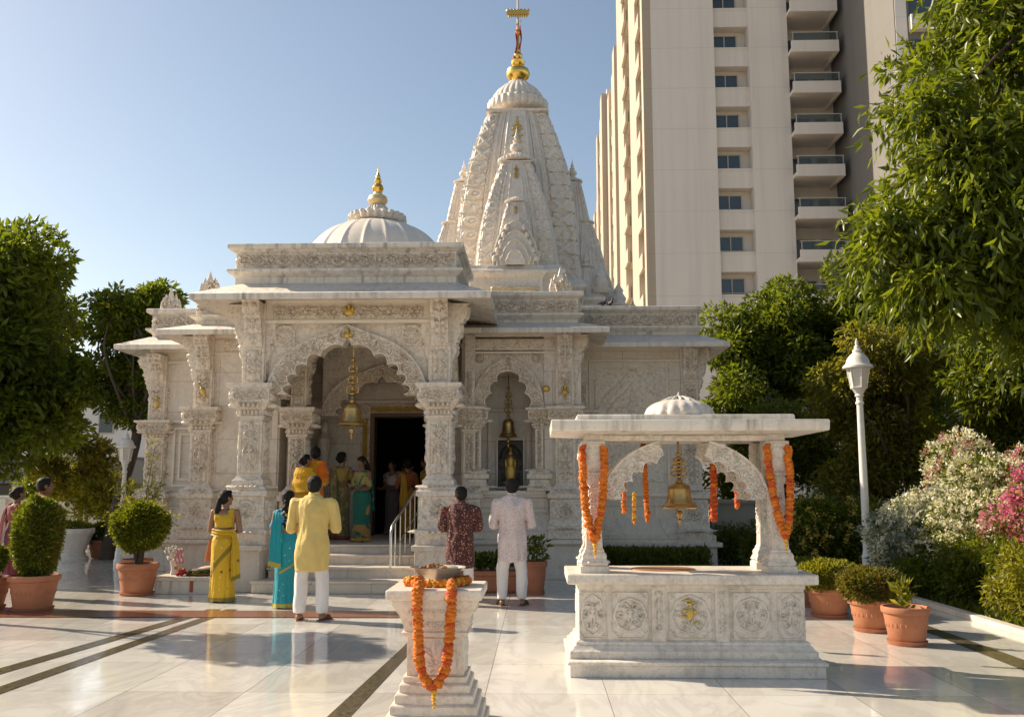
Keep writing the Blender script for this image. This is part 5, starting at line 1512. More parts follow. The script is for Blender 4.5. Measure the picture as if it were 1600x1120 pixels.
strand(1004, 684, 815, 9.05, .026, 'orange strand hanging left of the pavilion bell, reaching lowest', 4, dx=8)
strand(975, 757, 802, 10.2, .026, 'short orange strand hanging behind the left arch of the pavilion', 5)
strand(991, 772, 818, 10.2, .022, 'small yellow strand hanging between the two orange ones in the pavilion', 6, ('marigold_yellow','marigold'))
strand(1152, 760, 792, 9.6, .028, 'short dark orange strand hanging nearest the rear right pillar', 7, ('marigold_deep','marigold'))

# ------------------------------------------------------------------ the pedestal with offerings
ped = thing('offering_pedestal', (-.70, 6.58, 0), 'carved marble pedestal with stepped foot and wide square top in front', 'pedestal')
PR = (-.88, -.50, 6.40, 6.78)
mb = MB(); mb.stack(PR, [(0,.37),(.0,.62),(.03,.64),(.035,.655),(.02,.665),(.022,.70),(.035,.73),(.05,.77),(.08,.82),(.095,.845),(.095,.872)])
c = pillar_canvas(.28, .245, .0055, .024, 501); c.frame(.006, .008); lay(mb, c, (-.82, 6.40, .375), *FRONT)
c = pillar_canvas(.26, .24, .0065, .016, 502); c.frame(.006, .008); lay(mb, c, (-.50, 6.46, .375), *side(1))
for z, o, n in ((.70, .03, 1), (.80, .068, 2)):
    c = scroll_canvas(.36, .055, .005, .010, 503+n); lay(mb, c, (-.87, 6.40-o, z-.02), *FRONT); lay(mb, c, (-.50+o, 6.41, z-.02), *side(1))
shaft = part(mb, 'shaft', M['marble_ped'], ped, bevel=.003)
mb = MB(); mb.stack(PR, [(.150,0),(.150,.06),(.142,.07),(.125,.075),(.125,.125),(.117,.135),(.097,.14),(.097,.19),(.089,.20),(.070,.205),(.070,.255),(.062,.265),(.044,.27),(.044,.315),(.036,.325),(.022,.33),(.022,.37)])
part(mb, 'stepped_foot', M['marble_ped'], ped, bevel=.005)
mb = MB(); mb.stack(PR, [(.10,.87),(.125,.875),(.13,.885),(.13,.935),(.122,.942)]); part(mb, 'top', M['marble_ped'], ped, bevel=.005)
PZ = .942
bowl = thing('offering_bowl', (-.70, 6.62, PZ), 'wide cream metal bowl with petals on the marigold ring', 'bowl')
mb = MB(); mb.lathe([(.085,.0),(.09,.008),(.105,.03),(.135,.055),(.17,.085),(.19,.105),(.196,.108),(.188,.102),(.165,.080),(.12,.055),(.06,.045)], (0,0,.015), 48, sy=.92)
mb.build('bowl_body', plain('pale_brass', (.62,.56,.48), .3, .6, 18, .3, .1), bowl)
mb = MB(); rr = random.Random(4)
for k in range(34):
    a = rr.uniform(0, 6.3); r = .10*math.sqrt(rr.random())
    mb.ell((-.03+r*math.cos(a), r*math.sin(a)*.7, .115+rr.uniform(0,.035)*(1-r/.12)), (.018, .012, .008), 6, 4, np.array(Matrix.Rotation(rr.uniform(0,3), 3, 'Z') @ Matrix.Rotation(rr.uniform(-.8,.8), 3, 'X')))
mb.build('petals', plain('dried_petals', (.36,.17,.06), .8, 0, 50, .6), bowl)
mb = MB(); mb.ell((.09, 0, .115), (.055,.03,.018), 10, 5); mb.ell((.06, .02, .125), (.03,.03,.01), 8, 4)
mb.build('betel_leaf', plain('pale_leaf', (.50,.46,.30), .6), bowl)
ring = [(-.70+.215*math.cos(a), 6.60+.165*math.sin(a), PZ+.028) for a in np.linspace(0, 2*PI, 40)]
garland([(x*1, y, z+.004*math.sin(9*x)) for x, y, z in ring], .028, 'marigold garland laid in a ring round the offering bowl', 8, step=.32, tassel=False, mats=('marigold','marigold_yellow'), mix=.4, group=None)
rg2 = [(-.70+.185*math.cos(a), 6.58+.14*math.sin(a), PZ+.055) for a in np.linspace(2.6, 6.9, 30)]
garland([(-.79,6.36,.985),(-.79,6.262,.965),(-.795,6.235,.88),(-.79,6.245,.70),(-.785,6.25,.56),(-.765,6.25,.44),(-.725,6.24,.37),(-.685,6.235,.345),(-.645,6.24,.37),(-.61,6.25,.44),(-.59,6.25,.56),(-.575,6.245,.70),(-.57,6.235,.88),(-.575,6.262,.965),(-.575,6.36,.985)], .034, 'long orange garland hanging in a U down the front of the pedestal', 9, step=.30)
cup = thing('steel_cup', (-.44, 6.98, .0), 'pale steel jug standing behind the bowl', 'cup')
bpy.data.objects.remove(cup)

# ------------------------------------------------------------------ offerings on the ledge by the temple
led = thing('marble_ledge', (-5.4, 14.55, 0), 'low grey marble ledge left of the temple stairs carrying offerings', 'ledge')
mb = MB(); mb.box(-5.86,-4.99,14.35,14.95,0,.20); part(mb, 'block', M['marble_grey'], led, bevel=.008)
mb = MB(); mb.box(-5.90,-4.99,14.31,14.98,.20,.255); part(mb, 'slab', M['marble_step'], led, bevel=.006)
mb = MB(); mb.box(-5.31,-5.26,14.338,14.349,.03,.20); part(mb, 'red_stain', plain('vermilion', (.42,.11,.04), .8), led)
cushion = thing('offering_tray', (-5.22, 14.6, .255), 'shallow brass tray heaped with leaves and a pale cloth', 'tray')
mb = MB(); mb.lathe([(.20,.0),(.24,.012),(.27,.04),(.26,.042),(.22,.02)], (0,0,0), 30, sy=.75); mb.build('tray', M['brass'], cushion)
mb = MB(); rr = random.Random(8)
for k in range(60):
    a = rr.uniform(0, 6.3); r = .23*math.sqrt(rr.random())
    mb.ell((r*math.cos(a), r*math.sin(a)*.6, .03+rr.uniform(0,.05)), (.035,.02,.012), 6, 4, np.array(Matrix.Rotation(rr.uniform(0,3), 3, 'Z') @ Matrix.Rotation(rr.uniform(-.8,.8), 3, 'X')))
mb.build('leaf_heap', plain('fresh_leaves', (.10,.17,.03), .6, 0, 30, .5), cushion)
mb = MB(); mb.ell((.03,0,.105), (.21,.12,.035), 16, 8, np.array(Matrix.Rotation(-.15, 3, 'Y'))); mb.build('folded_cloth', plain('pale_cloth', (.62,.46,.34), .9, 0, 20, .3), cushion)
rf = thing('red_flower_heap', (-5.52, 14.5, .255), 'small heap of dark red flowers on the marble ledge', 'flowers')
mb = MB()
for k in range(26): flower(mb, (rr.gauss(0,.05), rr.gauss(0,.04), .02+abs(rr.gauss(0,.05))), .028, rr)
mb.build('blossoms', plain('dark_red_petal', (.36,.03,.03), .7, 0, 60, .4), rf)
mb = MB()
for k in range(12):
    a = rr.uniform(0, 6.3); mb.tube([(0,0,.02),(.05*math.cos(a),.04*math.sin(a),.09),(.11*math.cos(a),.07*math.sin(a),.13+.06*rr.random())], [.004,.004,.002], 5)
mb.build('stems', M['gold_paint'], rf)
wf = thing('white_flower_vase', (-5.72, 14.72, .255), 'slim glass with white tuberose sprays and a pink ribbon on the ledge', 'vase')
mb = MB(); mb.lathe([(.045,0),(.05,.01),(.035,.06),(.045,.16),(.06,.22),(.056,.22),(.04,.16)], (0,0,0), 16); mb.build('glass', M['frosted'], wf)
mb = MB()
for k in range(40):
    a = rr.uniform(0, 6.3); r = rr.uniform(.02,.16); flower(mb, (r*math.cos(a), r*.6*math.sin(a), .30+rr.uniform(-.08,.14)), .022, rr)
mb.build('white_blossoms', plain('white_petal', (.72,.68,.62), .7), wf)
mb = MB()
for k in range(3):
    rows = [[(.06+.05*k+.012*q+.02*math.sin(t*.9+k), -.09-.01*k, .40-.028*t) for q in (0, 1, 2)] for t in range(9)]; mb.grid(np.array(rows))
mb.build('pink_ribbon', plain('pink_ribbon', (.72,.16,.24), .6), wf)
oc = thing('orange_cloth_stand', (-5.16, 14.85, .255), 'slim stand draped with red and orange cloth behind the yellow sari', 'stand')
mb = MB(); mb.tube([(0,0,0),(0,0,.52)], .015, 8); mb.lathe([(.09,0),(.08,.02),(.02,.04)], (0,0,0), 14); mb.build('rod', M['brass'], oc)
mb = MB(); mb.grid(np.array([[( .10*math.cos(a)*(1+.25*math.cos(5*a))*(.5+.5*t), .07*math.sin(a)*(1+.25*math.cos(5*a))*(.5+.5*t), .54-.34*t) for a in np.linspace(0,2*PI,40)] for t in np.linspace(0,1,8)])); mb.build('draped_cloth', plain('saffron_cloth', (.62,.19,.05), .85, 0, 30, .5), oc)

# ------------------------------------------------------------------ lamp posts
def lamp(x, y, z0, H, lab, s=1.0):
    t = thing('street_lamp', (x, y, z0), lab, 'street lamp', 'white lantern lamp posts')
    mb = MB(); mb.lathe([(.14*s,0),(.14*s,.10),(.12*s,.13),(.115*s,.26),(.10*s,.30),(.105*s,.33),(.085*s,.38),(.085*s,.48),(.095*s,.50),(.075*s,.54),(.065*s,.60)], (0,0,0), 20); mb.build('base', M['white_paint'], t)
    hl = H-.86*s
    mb = MB(); mb.lathe([(.065*s,.58),(.058*s,hl*.6),(.05*s,hl-.22),(.066*s,hl-.21),(.066*s,hl-.18),(.05*s,hl-.16),(.05*s,hl-.10),(.075*s,hl-.08),(.06*s,hl-.05),(.10*s,hl+.02),(.13*s,hl+.05)], (0,0,0), 20); mb.build('pole', M['white_paint'], t)
    mb = MB(); mb.lathe([(.115*s,hl+.05),(.165*s,hl+.36*s)], (0,0,0), 6, ph=R(30)); g_ = mb.build('lantern_glass', M['frosted'], t, sharp=20)
    mb = MB()
    for k in range(6):
        a = R(30)+k*PI/3; c_, s_ = math.cos(a), math.sin(a)
        mb.tube([(.12*s*c_,.12*s*s_,hl+.05),(.17*s*c_,.17*s*s_,hl+.36*s)], .012*s, 6)
    mb.lathe([(.135*s,hl+.04),(.14*s,hl+.06),(.125*s,hl+.07)], (0,0,0), 6, ph=R(30)); mb.build('lantern_frame', M['white_paint'], t, sharp=20)
    mb = MB(); mb.lathe([(.175*s,hl+.355*s),(.235*s,hl+.37*s),(.235*s,hl+.40*s),(.19*s,hl+.44*s),(.165*s,hl+.52*s),(.12*s,hl+.58*s),(.07*s,hl+.62*s),(.075*s,hl+.66*s),(.05*s,hl+.68*s),(.045*s,hl+.72*s),(.02*s,hl+.75*s),(.028*s,hl+.78*s),(.006*s,hl+.86*s)], (0,0,0), 24); mb.build('cap', M['white_paint'], t)
lamp(5.17, 15.0, .03, 3.97, 'tall white lamp post with lantern among the shrubs right of the pavilion')
lamp(-8.72, 19.5, 0, 2.85, 'smaller lamp post with lantern beside the left corner of the temple', .85)

# ------------------------------------------------------------------ the urn planter far left
urn = thing('marble_urn', (-10.4, 20.8, 0), 'wide white marble urn planter with grass on top, far left', 'planter')
mb = MB(); mb.lathe([(.36,0),(.36,.06),(.30,.10),(.28,.2),(.36,.40),(.42,.55),(.46,.60),(.46,.70),(.40,.70),(.38,.64)], (0,0,0), 40, ribs=14, rib=.06); mb.build('bowl', M['marble'], urn)

# ------------------------------------------------------------------ city
def tower_mat(name, base):
    t = NT(name); c = t.coord(); s_ = t.n('SeparateXYZ'); t.l(c, s_.inputs[0])
    f = t.math('FRACT', t.math('DIVIDE', t.math('ADD', s_.outputs[2], .62), 3.245)); line = t.math('LESS_THAN', f, .016)
    sk = t.noise(t.coord((.9,.9,.03)), 1.6, 5, .65); cl = t.noise(c, .16, 4, .6)
    col = t.mix(t.math('MULTIPLY', t.ramp(sk, [(.46,0.0),(.72,1.0)]), .38), base, tuple(x*.70 for x in base))
    col = t.mix(t.math('MULTIPLY', t.ramp(cl, [(.42,0.0),(.66,1.0)]), .22), col, tuple(x*.80 for x in base))
    col = t.mix(t.math('MULTIPLY', line, .30), col, tuple(x*.5 for x in base))
    t.bsdf(col, .85, t.bump(t.noise(c, 2.5, 4), .15, .02)); return t.m
M['render_wall'] = tower_mat('cream_render', (.77,.725,.67))
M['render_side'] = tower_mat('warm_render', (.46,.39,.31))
M['render_shade_grey'] = tower_mat('shade_grey_render', (.175,.168,.16))  # grey darkened to put the shade of the tower wing into its colour
M['glass'] = plain('window_glass', (.05,.07,.085), .12, 0, 3, .3, 0, spec=.7)
M['curtain'] = plain('curtain_behind_glass', (.22,.24,.25), .5, 0, 3, .3, 0)
M['alu'] = plain('aluminium_frame', (.50,.48,.45), .5)
def railing_glass():
    t = NT('rail_glass'); g_ = t.n('BsdfGlass'); g_.inputs['Roughness'].default_value = .02; g_.inputs['IOR'].default_value = 1.05
    tr = t.n('BsdfTransparent'); tr.inputs[0].default_value = (.75,.80,.80,1); p = t.n('BsdfPrincipled'); p.inputs['Base Color'].default_value = (.10,.13,.14,1); p.inputs['Roughness'].default_value = .08
    m = t.n('MixShader'); m.inputs[0].default_value = .42; t.l(tr.outputs[0], m.inputs[1]); t.l(p.outputs[0], m.inputs[2]); t.l(m.outputs[0], t.out.inputs[0]); return t.m
M['rail_glass'] = railing_glass()
tw = thing('apartment_tower', (15, 75, 0), 'tall cream apartment tower with balconies and dark windows behind the temple', 'building')
HT = 58.0; FH = 3.245; ZW = 32.08-FH*9     # window sill level of floor 0
mb = MB()
mb.box(8.86, 13.7, 68, 94, 0, HT); mb.box(16.4, 19.35, 68, 94, 0, HT)
mb.box(13.7, 16.4, 69.5, 94, 0, HT)
mb.box(19.35, 23.3, 70.2, 94, 0, HT)
part(mb, 'wall', M['render_wall'], tw, smooth=False)
mb = MB(); mb.box(23.3, 34, 57.5, 94, 0, HT); part(mb, 'wing_wall', M['render_shade_grey'], tw, smooth=False)
mb = MB(); mb.box(23.36, 24.1, 57.45, 57.5, 0, HT); part(mb, 'corner_strip', M['render_wall'], tw, smooth=False)
for k in range(4, 18):
    z = ZW+FH*k
    mb = MB(); mb.box(13.7, 16.4, 68.45, 69.5, z-1.55, z-.10); mb.box(13.7, 16.4, 68.40, 68.6, z-.10, z-.02); part(mb, 'spandrel', M['render_wall'], tw, smooth=False)
    mb = MB(); mb.box(13.8, 15.75, 69.35, 69.5, z-.02, z+.06); mb.box(13.8, 15.75, 69.35, 69.5, z+1.34, z+1.42)
    for x in (13.8, 14.73, 15.67): mb.box(x, x+.08, 69.35, 69.5, z+.06, z+1.34)
    mb.box(13.7, 15.9, 69.2, 69.24, z+.22, z+.27)
    w = part(mb, 'window', M['alu'], tw, smooth=False)
    mb = MB(); mb.box(13.86, 15.7, 69.42, 69.46, z+.05, z+1.36); part(mb, 'pane', M['glass'], w, smooth=False)
    # balcony
    zb = z-.75
    mb = MB(); mb.box(19.35, 22.85, 66.9, 70.2, zb-.95, zb-.75) if False else mb.box(19.35, 22.8, 66.9, 70.2, zb-.25, zb)
    mb.box(19.30, 22.85, 66.8, 66.98, zb-.45, zb+.45); mb.box(22.67, 22.85, 66.98, 70.2, zb-.45, zb+.45)
    b_ = part(mb, 'balcony', M['render_wall'], tw, smooth=False)
    mb = MB(); mb.box(19.35, 22.8, 66.88, 66.9, zb+.45, zb+1.08); mb.box(22.76, 22.78, 66.98, 70.1, zb+.45, zb+1.08); part(mb, 'glass_rail', M['rail_glass'], b_, smooth=False)
    mb = MB(); mb.box(19.3, 22.83, 66.84, 66.92, zb+1.08, zb+1.14); mb.box(22.75, 22.83, 66.92, 70.1, zb+1.08, zb+1.14)
    for x in (19.4, 22.72): mb.box(x, x+.06, 66.86, 66.92, zb+.45, zb+1.08)
    part(mb, 'hand_rail', M['alu'], b_, smooth=False)
    mb = MB(); mb.box(19.5, 21.4, 70.08, 70.2, zb+.02, zb+2.1); mb.box(21.75, 22.7, 70.08, 70.2, zb+.02, zb+2.1); wd = part(mb, 'balcony_window', M['alu'], tw, smooth=False)
    mb = MB(); mb.box(19.58, 20.4, 70.04, 70.1, zb+.1, zb+2.02); mb.box(20.5, 21.32, 70.04, 70.1, zb+.1, zb+2.02); mb.box(21.83, 22.62, 70.04, 70.1, zb+.1, zb+2.02); part(mb, 'pane', M['glass'], wd, smooth=False)
    mb = MB(); mb.box(20.55, 21.1, 70.02, 70.05, zb+.1, zb+1.9); part(mb, 'curtain', M['curtain'], wd, smooth=False)
    # bays on the wing further right
    mb = MB(); mb.box(24.2, 27, 57.0, 57.6, zb-.5, zb+.5); part(mb, 'balcony', M['render_wall'], tw, smooth=False)
    mb = MB(); mb.box(24.3, 26.8, 57.44, 57.52, zb+.5, zb+2.2); part(mb, 'balcony_window', M['glass'], tw, smooth=False)
    # slots along the lit left side
    for (ya, yb) in ((69.4, 72.0), (80.5, 83.5)):
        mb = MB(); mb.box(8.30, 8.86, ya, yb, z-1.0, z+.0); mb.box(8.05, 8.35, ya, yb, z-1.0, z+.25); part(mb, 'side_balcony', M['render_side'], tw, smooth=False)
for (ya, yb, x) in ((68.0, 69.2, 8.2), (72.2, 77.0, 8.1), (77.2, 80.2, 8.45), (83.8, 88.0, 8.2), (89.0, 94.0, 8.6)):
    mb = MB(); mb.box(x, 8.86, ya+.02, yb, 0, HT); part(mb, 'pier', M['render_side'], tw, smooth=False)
def far_tower(Y0, Y1, X, H, lab):
    t = thing('apartment_tower', (X+8, Y0, 0), lab, 'building', 'row of towers behind the main tower')
    mb = MB(); mb.box(X, X+18, Y0, Y1, 0, H); part(mb, 'wall', M['render_wall'], t, smooth=False)
    for k in range(3):
        ya = Y0+(Y1-Y0)*(k/3+.02); mb = MB(); mb.box(X-.7+.2*(k % 2), X, ya, ya+(Y1-Y0)*.2, 0, H-.6-k); part(mb, 'pier', M['render_side'], t, smooth=False)
        mb = MB()
        for f in range(6, int(H/3.2)): mb.box(X-.45, X, ya+(Y1-Y0)*.2, ya+(Y1-Y0)*.32, f*3.2, f*3.2+1.1)
        part(mb, 'side_balcony', M['render_side'], t, split=True, smooth=False)
far_tower(98, 110, 9.35, 51.0, 'second cream tower just behind the main tower, receding to the left')
far_tower(113, 126, 9.0, 52.0, 'third tower in the receding row, its top lower than the second in view')
far_tower(140, 155, 10.3, 49.5, 'fourth and distant tower, narrow sliver above the temple spire base')
far_tower(162, 178, 10.9, 49.5, 'farthest tower of the row, thinnest sliver at its left end')

# far left: white houses, long low building, boundary wall
M['white_wash'] = plain('whitewash', (.70,.69,.68), .9, 0, 1, .2, .1)
hs = thing('white_house', (-34, 72, 0), 'pale white apartment block seen between the left trees', 'building')
mb = MB(); mb.box(-41,-28,70,82,0,8.4); mb.box(-37,-31,72,80,8.4,10.2); part(mb, 'wall', M['white_wash'], hs, smooth=False)
mb = MB(); mb.box(-41.3,-27.7,69.7,82.3,8.4,8.7); part(mb, 'roof', M['white_wash'], hs, smooth=False)
for x in (-39.5,-36.8,-33.5,-30.5):
    for z in (2.2, 5.6):
        mb = MB(); mb.box(x, x+1.2, 69.9, 70.02, z, z+1.6); w = part(mb, 'window', M['alu'], hs, smooth=False)
        mb = MB(); mb.box(x+.1, x+1.1, 69.85, 69.92, z+.1, z+1.5); part(mb, 'pane', M['glass'], w, smooth=False)
h2 = thing('low_building', (-22, 38, 0), 'long low building with a dark grey fascia and open front, far left', 'building')
mb = MB(); mb.box(-34,-17.5,40,48,0,2.9); part(mb, 'wall', M['render_shade_grey'], h2, smooth=False)
mb = MB(); mb.box(-34.2,-17.3,37.6,48.2,1.75,2.75); part(mb, 'fascia', plain('slate_fascia', (.17,.18,.185), .6, 0, 2, .2), h2, smooth=False)
for x in (-33,-29,-25.3,-21.6,-17.9):
    mb = MB(); mb.box(x, x+.4, 37.9, 38.3, 0, 1.75); part(mb, 'column', M['white_wash'], h2, smooth=False)
mb = MB(); mb.box(-24.6,-22.1,39.9,40.02,.3,1.7); mb.box(-20.9,-18.4,39.9,40.02,.3,1.7); part(mb, 'shop_opening', M['glass'], h2, smooth=False)
bw = thing('boundary_wall', (-13, 27, 0), 'white panelled boundary wall behind the left tree', 'wall')
mb = MB(); mb.box(-17.5,-8.4,27.0,27.2,0,1.28); part(mb, 'wall_panel', M['white_wash'], bw, smooth=False)
mb = MB(); mb.box(-17.6,-8.3,26.92,27.28,1.28,1.36); part(mb, 'coping', M['white_wash'], bw, smooth=False)
for k in range(6):
    mb = MB(); x = -17.5+k*1.8; mb.box(x, x+.22, 26.88, 27.0, 0, 1.28); part(mb, 'pier', M['white_wash'], bw, smooth=False)
M['old_wall'] = plain('old_plaster_wall', (.40,.37,.32), .9, 0, 2, .5, .3)
lw = thing('garden_wall', (9, 19.6, 0), 'low pale garden wall behind the shrubs right of the pavilion', 'wall')
mb = MB(); mb.box(3.6,24,19.6,19.9,0,1.28); part(mb, 'wall_panel', M['old_wall'], lw, smooth=False)
mb = MB(); mb.box(3.5,24.1,19.52,19.98,1.28,1.36); part(mb, 'coping', M['old_wall'], lw, smooth=False)
# ------------------------------------------------------------------ plants
LM_ = {
 'dark': leaf_mat('leaf_dark', (.018,.040,.006), (.155,.20,.016), .60, .36),
 'mango': leaf_mat('leaf_long', (.018,.042,.006), (.20,.245,.018), .52, .36),
 'mid': leaf_mat('leaf_mid', (.022,.045,.006), (.165,.20,.016), .55, .4),
 'olive': leaf_mat('leaf_olive', (.036,.052,.008), (.24,.23,.030), .58, .45, extra=((.22,.095,.022), .93)),
 'topiary': leaf_mat('leaf_topiary', (.036,.062,.006), (.20,.23,.016), .45, .45),
 'topiary_brown': leaf_mat('leaf_topiary_brown', (.040,.056,.008), (.20,.19,.022), .4, .5, extra=((.24,.11,.03), .80)),
 'yellow': leaf_mat('leaf_yellow', (.06,.085,.008), (.33,.31,.030), .5, .45),
 'grey': leaf_mat('leaf_grey', (.10,.13,.10), (.30,.34,.28), .3, .5),
 'white': leaf_mat('petal_white', (.50,.47,.36), (.80,.78,.68), .35, .6),
 'pink': leaf_mat('petal_pink', (.45,.10,.20), (.75,.30,.45), .4, .6),
 'magenta': leaf_mat('petal_magenta', (.38,.04,.18), (.62,.12,.36), .4, .6),
 'gold': leaf_mat('petal_yellow', (.55,.38,.05), (.75,.62,.18), .4, .6),
}
M['bark'] = plain('bark', (.075,.055,.04), .9, 0, 14, .5, .9, .03)

def leaves(pos, dirs, L, W, r, fold=.22, curl=.25):
    """arrays of leaf bases and directions -> vertices, quads; each leaf is two quads folded at the midrib"""
    n = len(pos)
    d = dirs/np.linalg.norm(dirs, axis=1, keepdims=True)
    q = r.normal(0, 1, (n, 3)); s = np.cross(d, q); s /= np.linalg.norm(s, axis=1, keepdims=True)+1e-9
    nn = np.cross(s, d)
    sc = r.uniform(.65, 1.25, (n, 1)); l = L*sc; w = W*sc*r.uniform(.85, 1.15, (n, 1))
    b = pos; mid = pos+d*l*.48-nn*w*fold; t = pos+d*l*.98-nn*l*curl*r.uniform(.3, 1.2, (n, 1))
    a1 = pos+d*l*.42+s*w*.5+nn*w*.1; a2 = pos+d*l*.42-s*w*.5+nn*w*.1
    V = np.stack([b, a1, t, mid, a2], 1).reshape(-1, 3)
    k = np.arange(n)[:,None]*5
    F = np.concatenate([k+np.array([[0,1,2,3]]), k+np.array([[0,3,2,4]])])
    return V, F

def in_clumps(cl, n, r, shell=.35, droop=.3, rand=.6, flat=1.0):
    cl = np.array(cl, float); wts = (cl[:,3]*cl[:,4]*cl[:,5])**(2/3); wts /= wts.sum()
    i = r.choice(len(cl), n, p=wts); u = r.normal(0, 1, (n, 3)); u /= np.linalg.norm(u, axis=1, keepdims=True)
    rad = r.uniform(0, 1, (n, 1))**shell
    p = cl[i,:3]+u*rad*cl[i,3:6]
    d = u*1.0+r.normal(0, rand, (n, 3)); d[:,2] = d[:,2]*flat-droop
    return p, d

def clump_cloud(c, rad, k, size, r, zmin=None, inner=.55):
    """k clumps over and inside an ellipsoid"""
    u = r.normal(0, 1, (k, 3)); u /= np.linalg.norm(u, axis=1, keepdims=True)
    f = r.uniform(inner, 1.0, (k, 1))
    p = np.array(c)+u*f*np.array(rad)
    s = size*r.uniform(.6, 1.3, (k, 1))
    out = np.concatenate([p, s*r.uniform(.9,1.3,(k,1)), s*r.uniform(.9,1.3,(k,1)), s*r.uniform(.6,.95,(k,1))], 1)
    return out if zmin is None else out[out[:,2] > zmin]

def sprays(cl, n_tw, r, L, W, per=11, tw=.5, droop=1.0):
    """hanging twigs set with long leaves"""
    p, d = in_clumps(cl, n_tw, r, .3, .1, .5)
    d /= np.linalg.norm(d, axis=1, keepdims=True)
    P = []; D = []
    for k in range(per):
        t = (k+.5)/per
        q = p+d*tw*t*r.uniform(.8,1.2,(n_tw,1)); q[:,2] -= droop*tw*.55*t*t
        side = r.normal(0, 1, (n_tw, 3)); dd = d*.6+side*.55; dd[:,2] -= .35+droop*.75*t
        P.append(q+side*.015); D.append(dd)
    return leaves(np.concatenate(P), np.concatenate(D), L, W, r, .2, .3)

def limbs(trunk, cl, r, k, r0):
    """tapered trunk and limbs reaching for the clumps"""
    mb = MB(); trunk = [np.array(p, float) for p in trunk]
    m = len(trunk); path = smooth_path(trunk, 24)
    mb.tube(path, list(np.linspace(r0*1.25, r0*.4, len(path))), 12)
    idx = r.choice(len(cl), min(k, len(cl)), replace=False)
    for i in idx:
        c = np.array(cl[i][:3]); a = path[int(len(path)*r.uniform(.45, .98))]
        mid = (a+c)/2+r.normal(0, .12, 3)*np.linalg.norm(c-a); mid[2] += .1*np.linalg.norm(c-a)
        pp = smooth_path([a, mid, c], 10)
        mb.tube(pp, list(np.linspace(r0*.34, r0*.06, len(pp))), 6)
    return mb

def tree(loc, lab, cl, n, L, W, mat, trunk, r0, seed, kind='tree', cat='tree', group=None, nlimb=40, spray=None, droop=.3, shell=.35, rand=.6, second=None):
    r = np.random.default_rng(seed)
    t = thing(kind, loc, lab, cat, group)
    o = np.array(loc, float); cl = np.array(cl, float); c2 = cl.copy(); c2[:,:3] -= o
    if spray: V, F = sprays(c2, n, r, L, W, *spray)
    else: V, F = leaves(*in_clumps(c2, n, r, shell, droop, rand), L, W, r)
    fast_mesh('crown', V, F, LM_[mat], t)
    if second:  # extra outer leaves: sunlit flecks of the crown put into leaf colour
        V, F = leaves(*in_clumps(c2, second[1], r, .2, droop, rand), second[2], second[3], r); fast_mesh(second[4] if len(second) > 4 else 'fleck_leaves', V, F, LM_[second[0]], t)
    limbs([np.array(p)-o for p in trunk], c2, r, nlimb, r0).build('trunk', M['bark'], t)
    return t

# left: big tree, its crown cut by the frame
r = np.random.default_rng(11)
cl = clump_cloud((-15.1, 22, 5.2), (3.9, 3.2, 3.3), 120, .85, r, 1.9)
cl = np.concatenate([cl, clump_cloud((-12.4, 21.6, 3.4), (1.5, 1.5, 1.3), 26, .6, r, 1.9)])
tree((-15.6, 22, 0), 'big dense green tree at the left edge, its crown higher than the temple eaves', cl, 64000, .24, .095, 'dark', [(-15.6,22,0),(-15.4,22,2),(-15.7,22.1,4),(-15.5,22,6.5)], .26, 21, second=('mid', 9000, .22, .09))
# left: slimmer tree with a leaning trunk by the temple corner
cl = np.concatenate([clump_cloud((-9.5, 21, 5.55), (1.05, .9, .65), 30, .36, r), clump_cloud((-9.9, 21.2, 4.1), (.9, .8, .9), 22, .34, r), clump_cloud((-8.9, 21, 4.2), (.6, .6, 1.3), 18, .3, r), clump_cloud((-8.7,21,5.9),(.5,.5,.35),10,.28,r)])
tree((-9.6, 21, 0), 'slender tree with a dark leaning trunk at the left corner of the temple', cl, 17000, .16, .065, 'dark', [(-9.7,21,0),(-9.45,21,1.5),(-9.15,21,2.9),(-9.45,21.05,4.2),(-9.3,21,5.6)], .13, 22, nlimb=36, second=('yellow', 1800, .15, .06))
# small trees / bushes behind on the left
for i, (x, y, rx, rz, z, m, lab) in enumerate(((-11.9, 24, 1.1, .8, 2.2, 'olive', 'yellowish bush in front of the white boundary wall, left of the leaning tree'), (-10.9, 23.5, .8, .6, 1.3, 'yellow', 'low light green bush at the foot of the leaning tree'), (-13.4, 25.5, .9, .8, 1.5, 'mid', 'green bush half hidden behind the big left tree'))):
    cl = clump_cloud((x, y, z), (rx, .7, rz), 26, .30, r)
    tree((x, y, 0), lab, cl, 5200, .15, .06, m, [(x,y,0),(x+.05,y,z*.5),(x,y,z)], .05, 30+i, 'bush', 'bush', nlimb=16)
# out of frame on the left: the young tree whose shadow lies across the plaza
cl = clump_cloud((-8.2, 11.8, 3.75), (.85, .8, .5), 22, .30, r)
tree((-8.2, 11.8, 0), 'young round-headed tree on the plaza, left of the potted shrubs', cl, 7000, .14, .06, 'mid', [(-8.2,11.8,0),(-8.15,11.8,1.6),(-8.2,11.8,3.4)], .07, 33, nlimb=14)

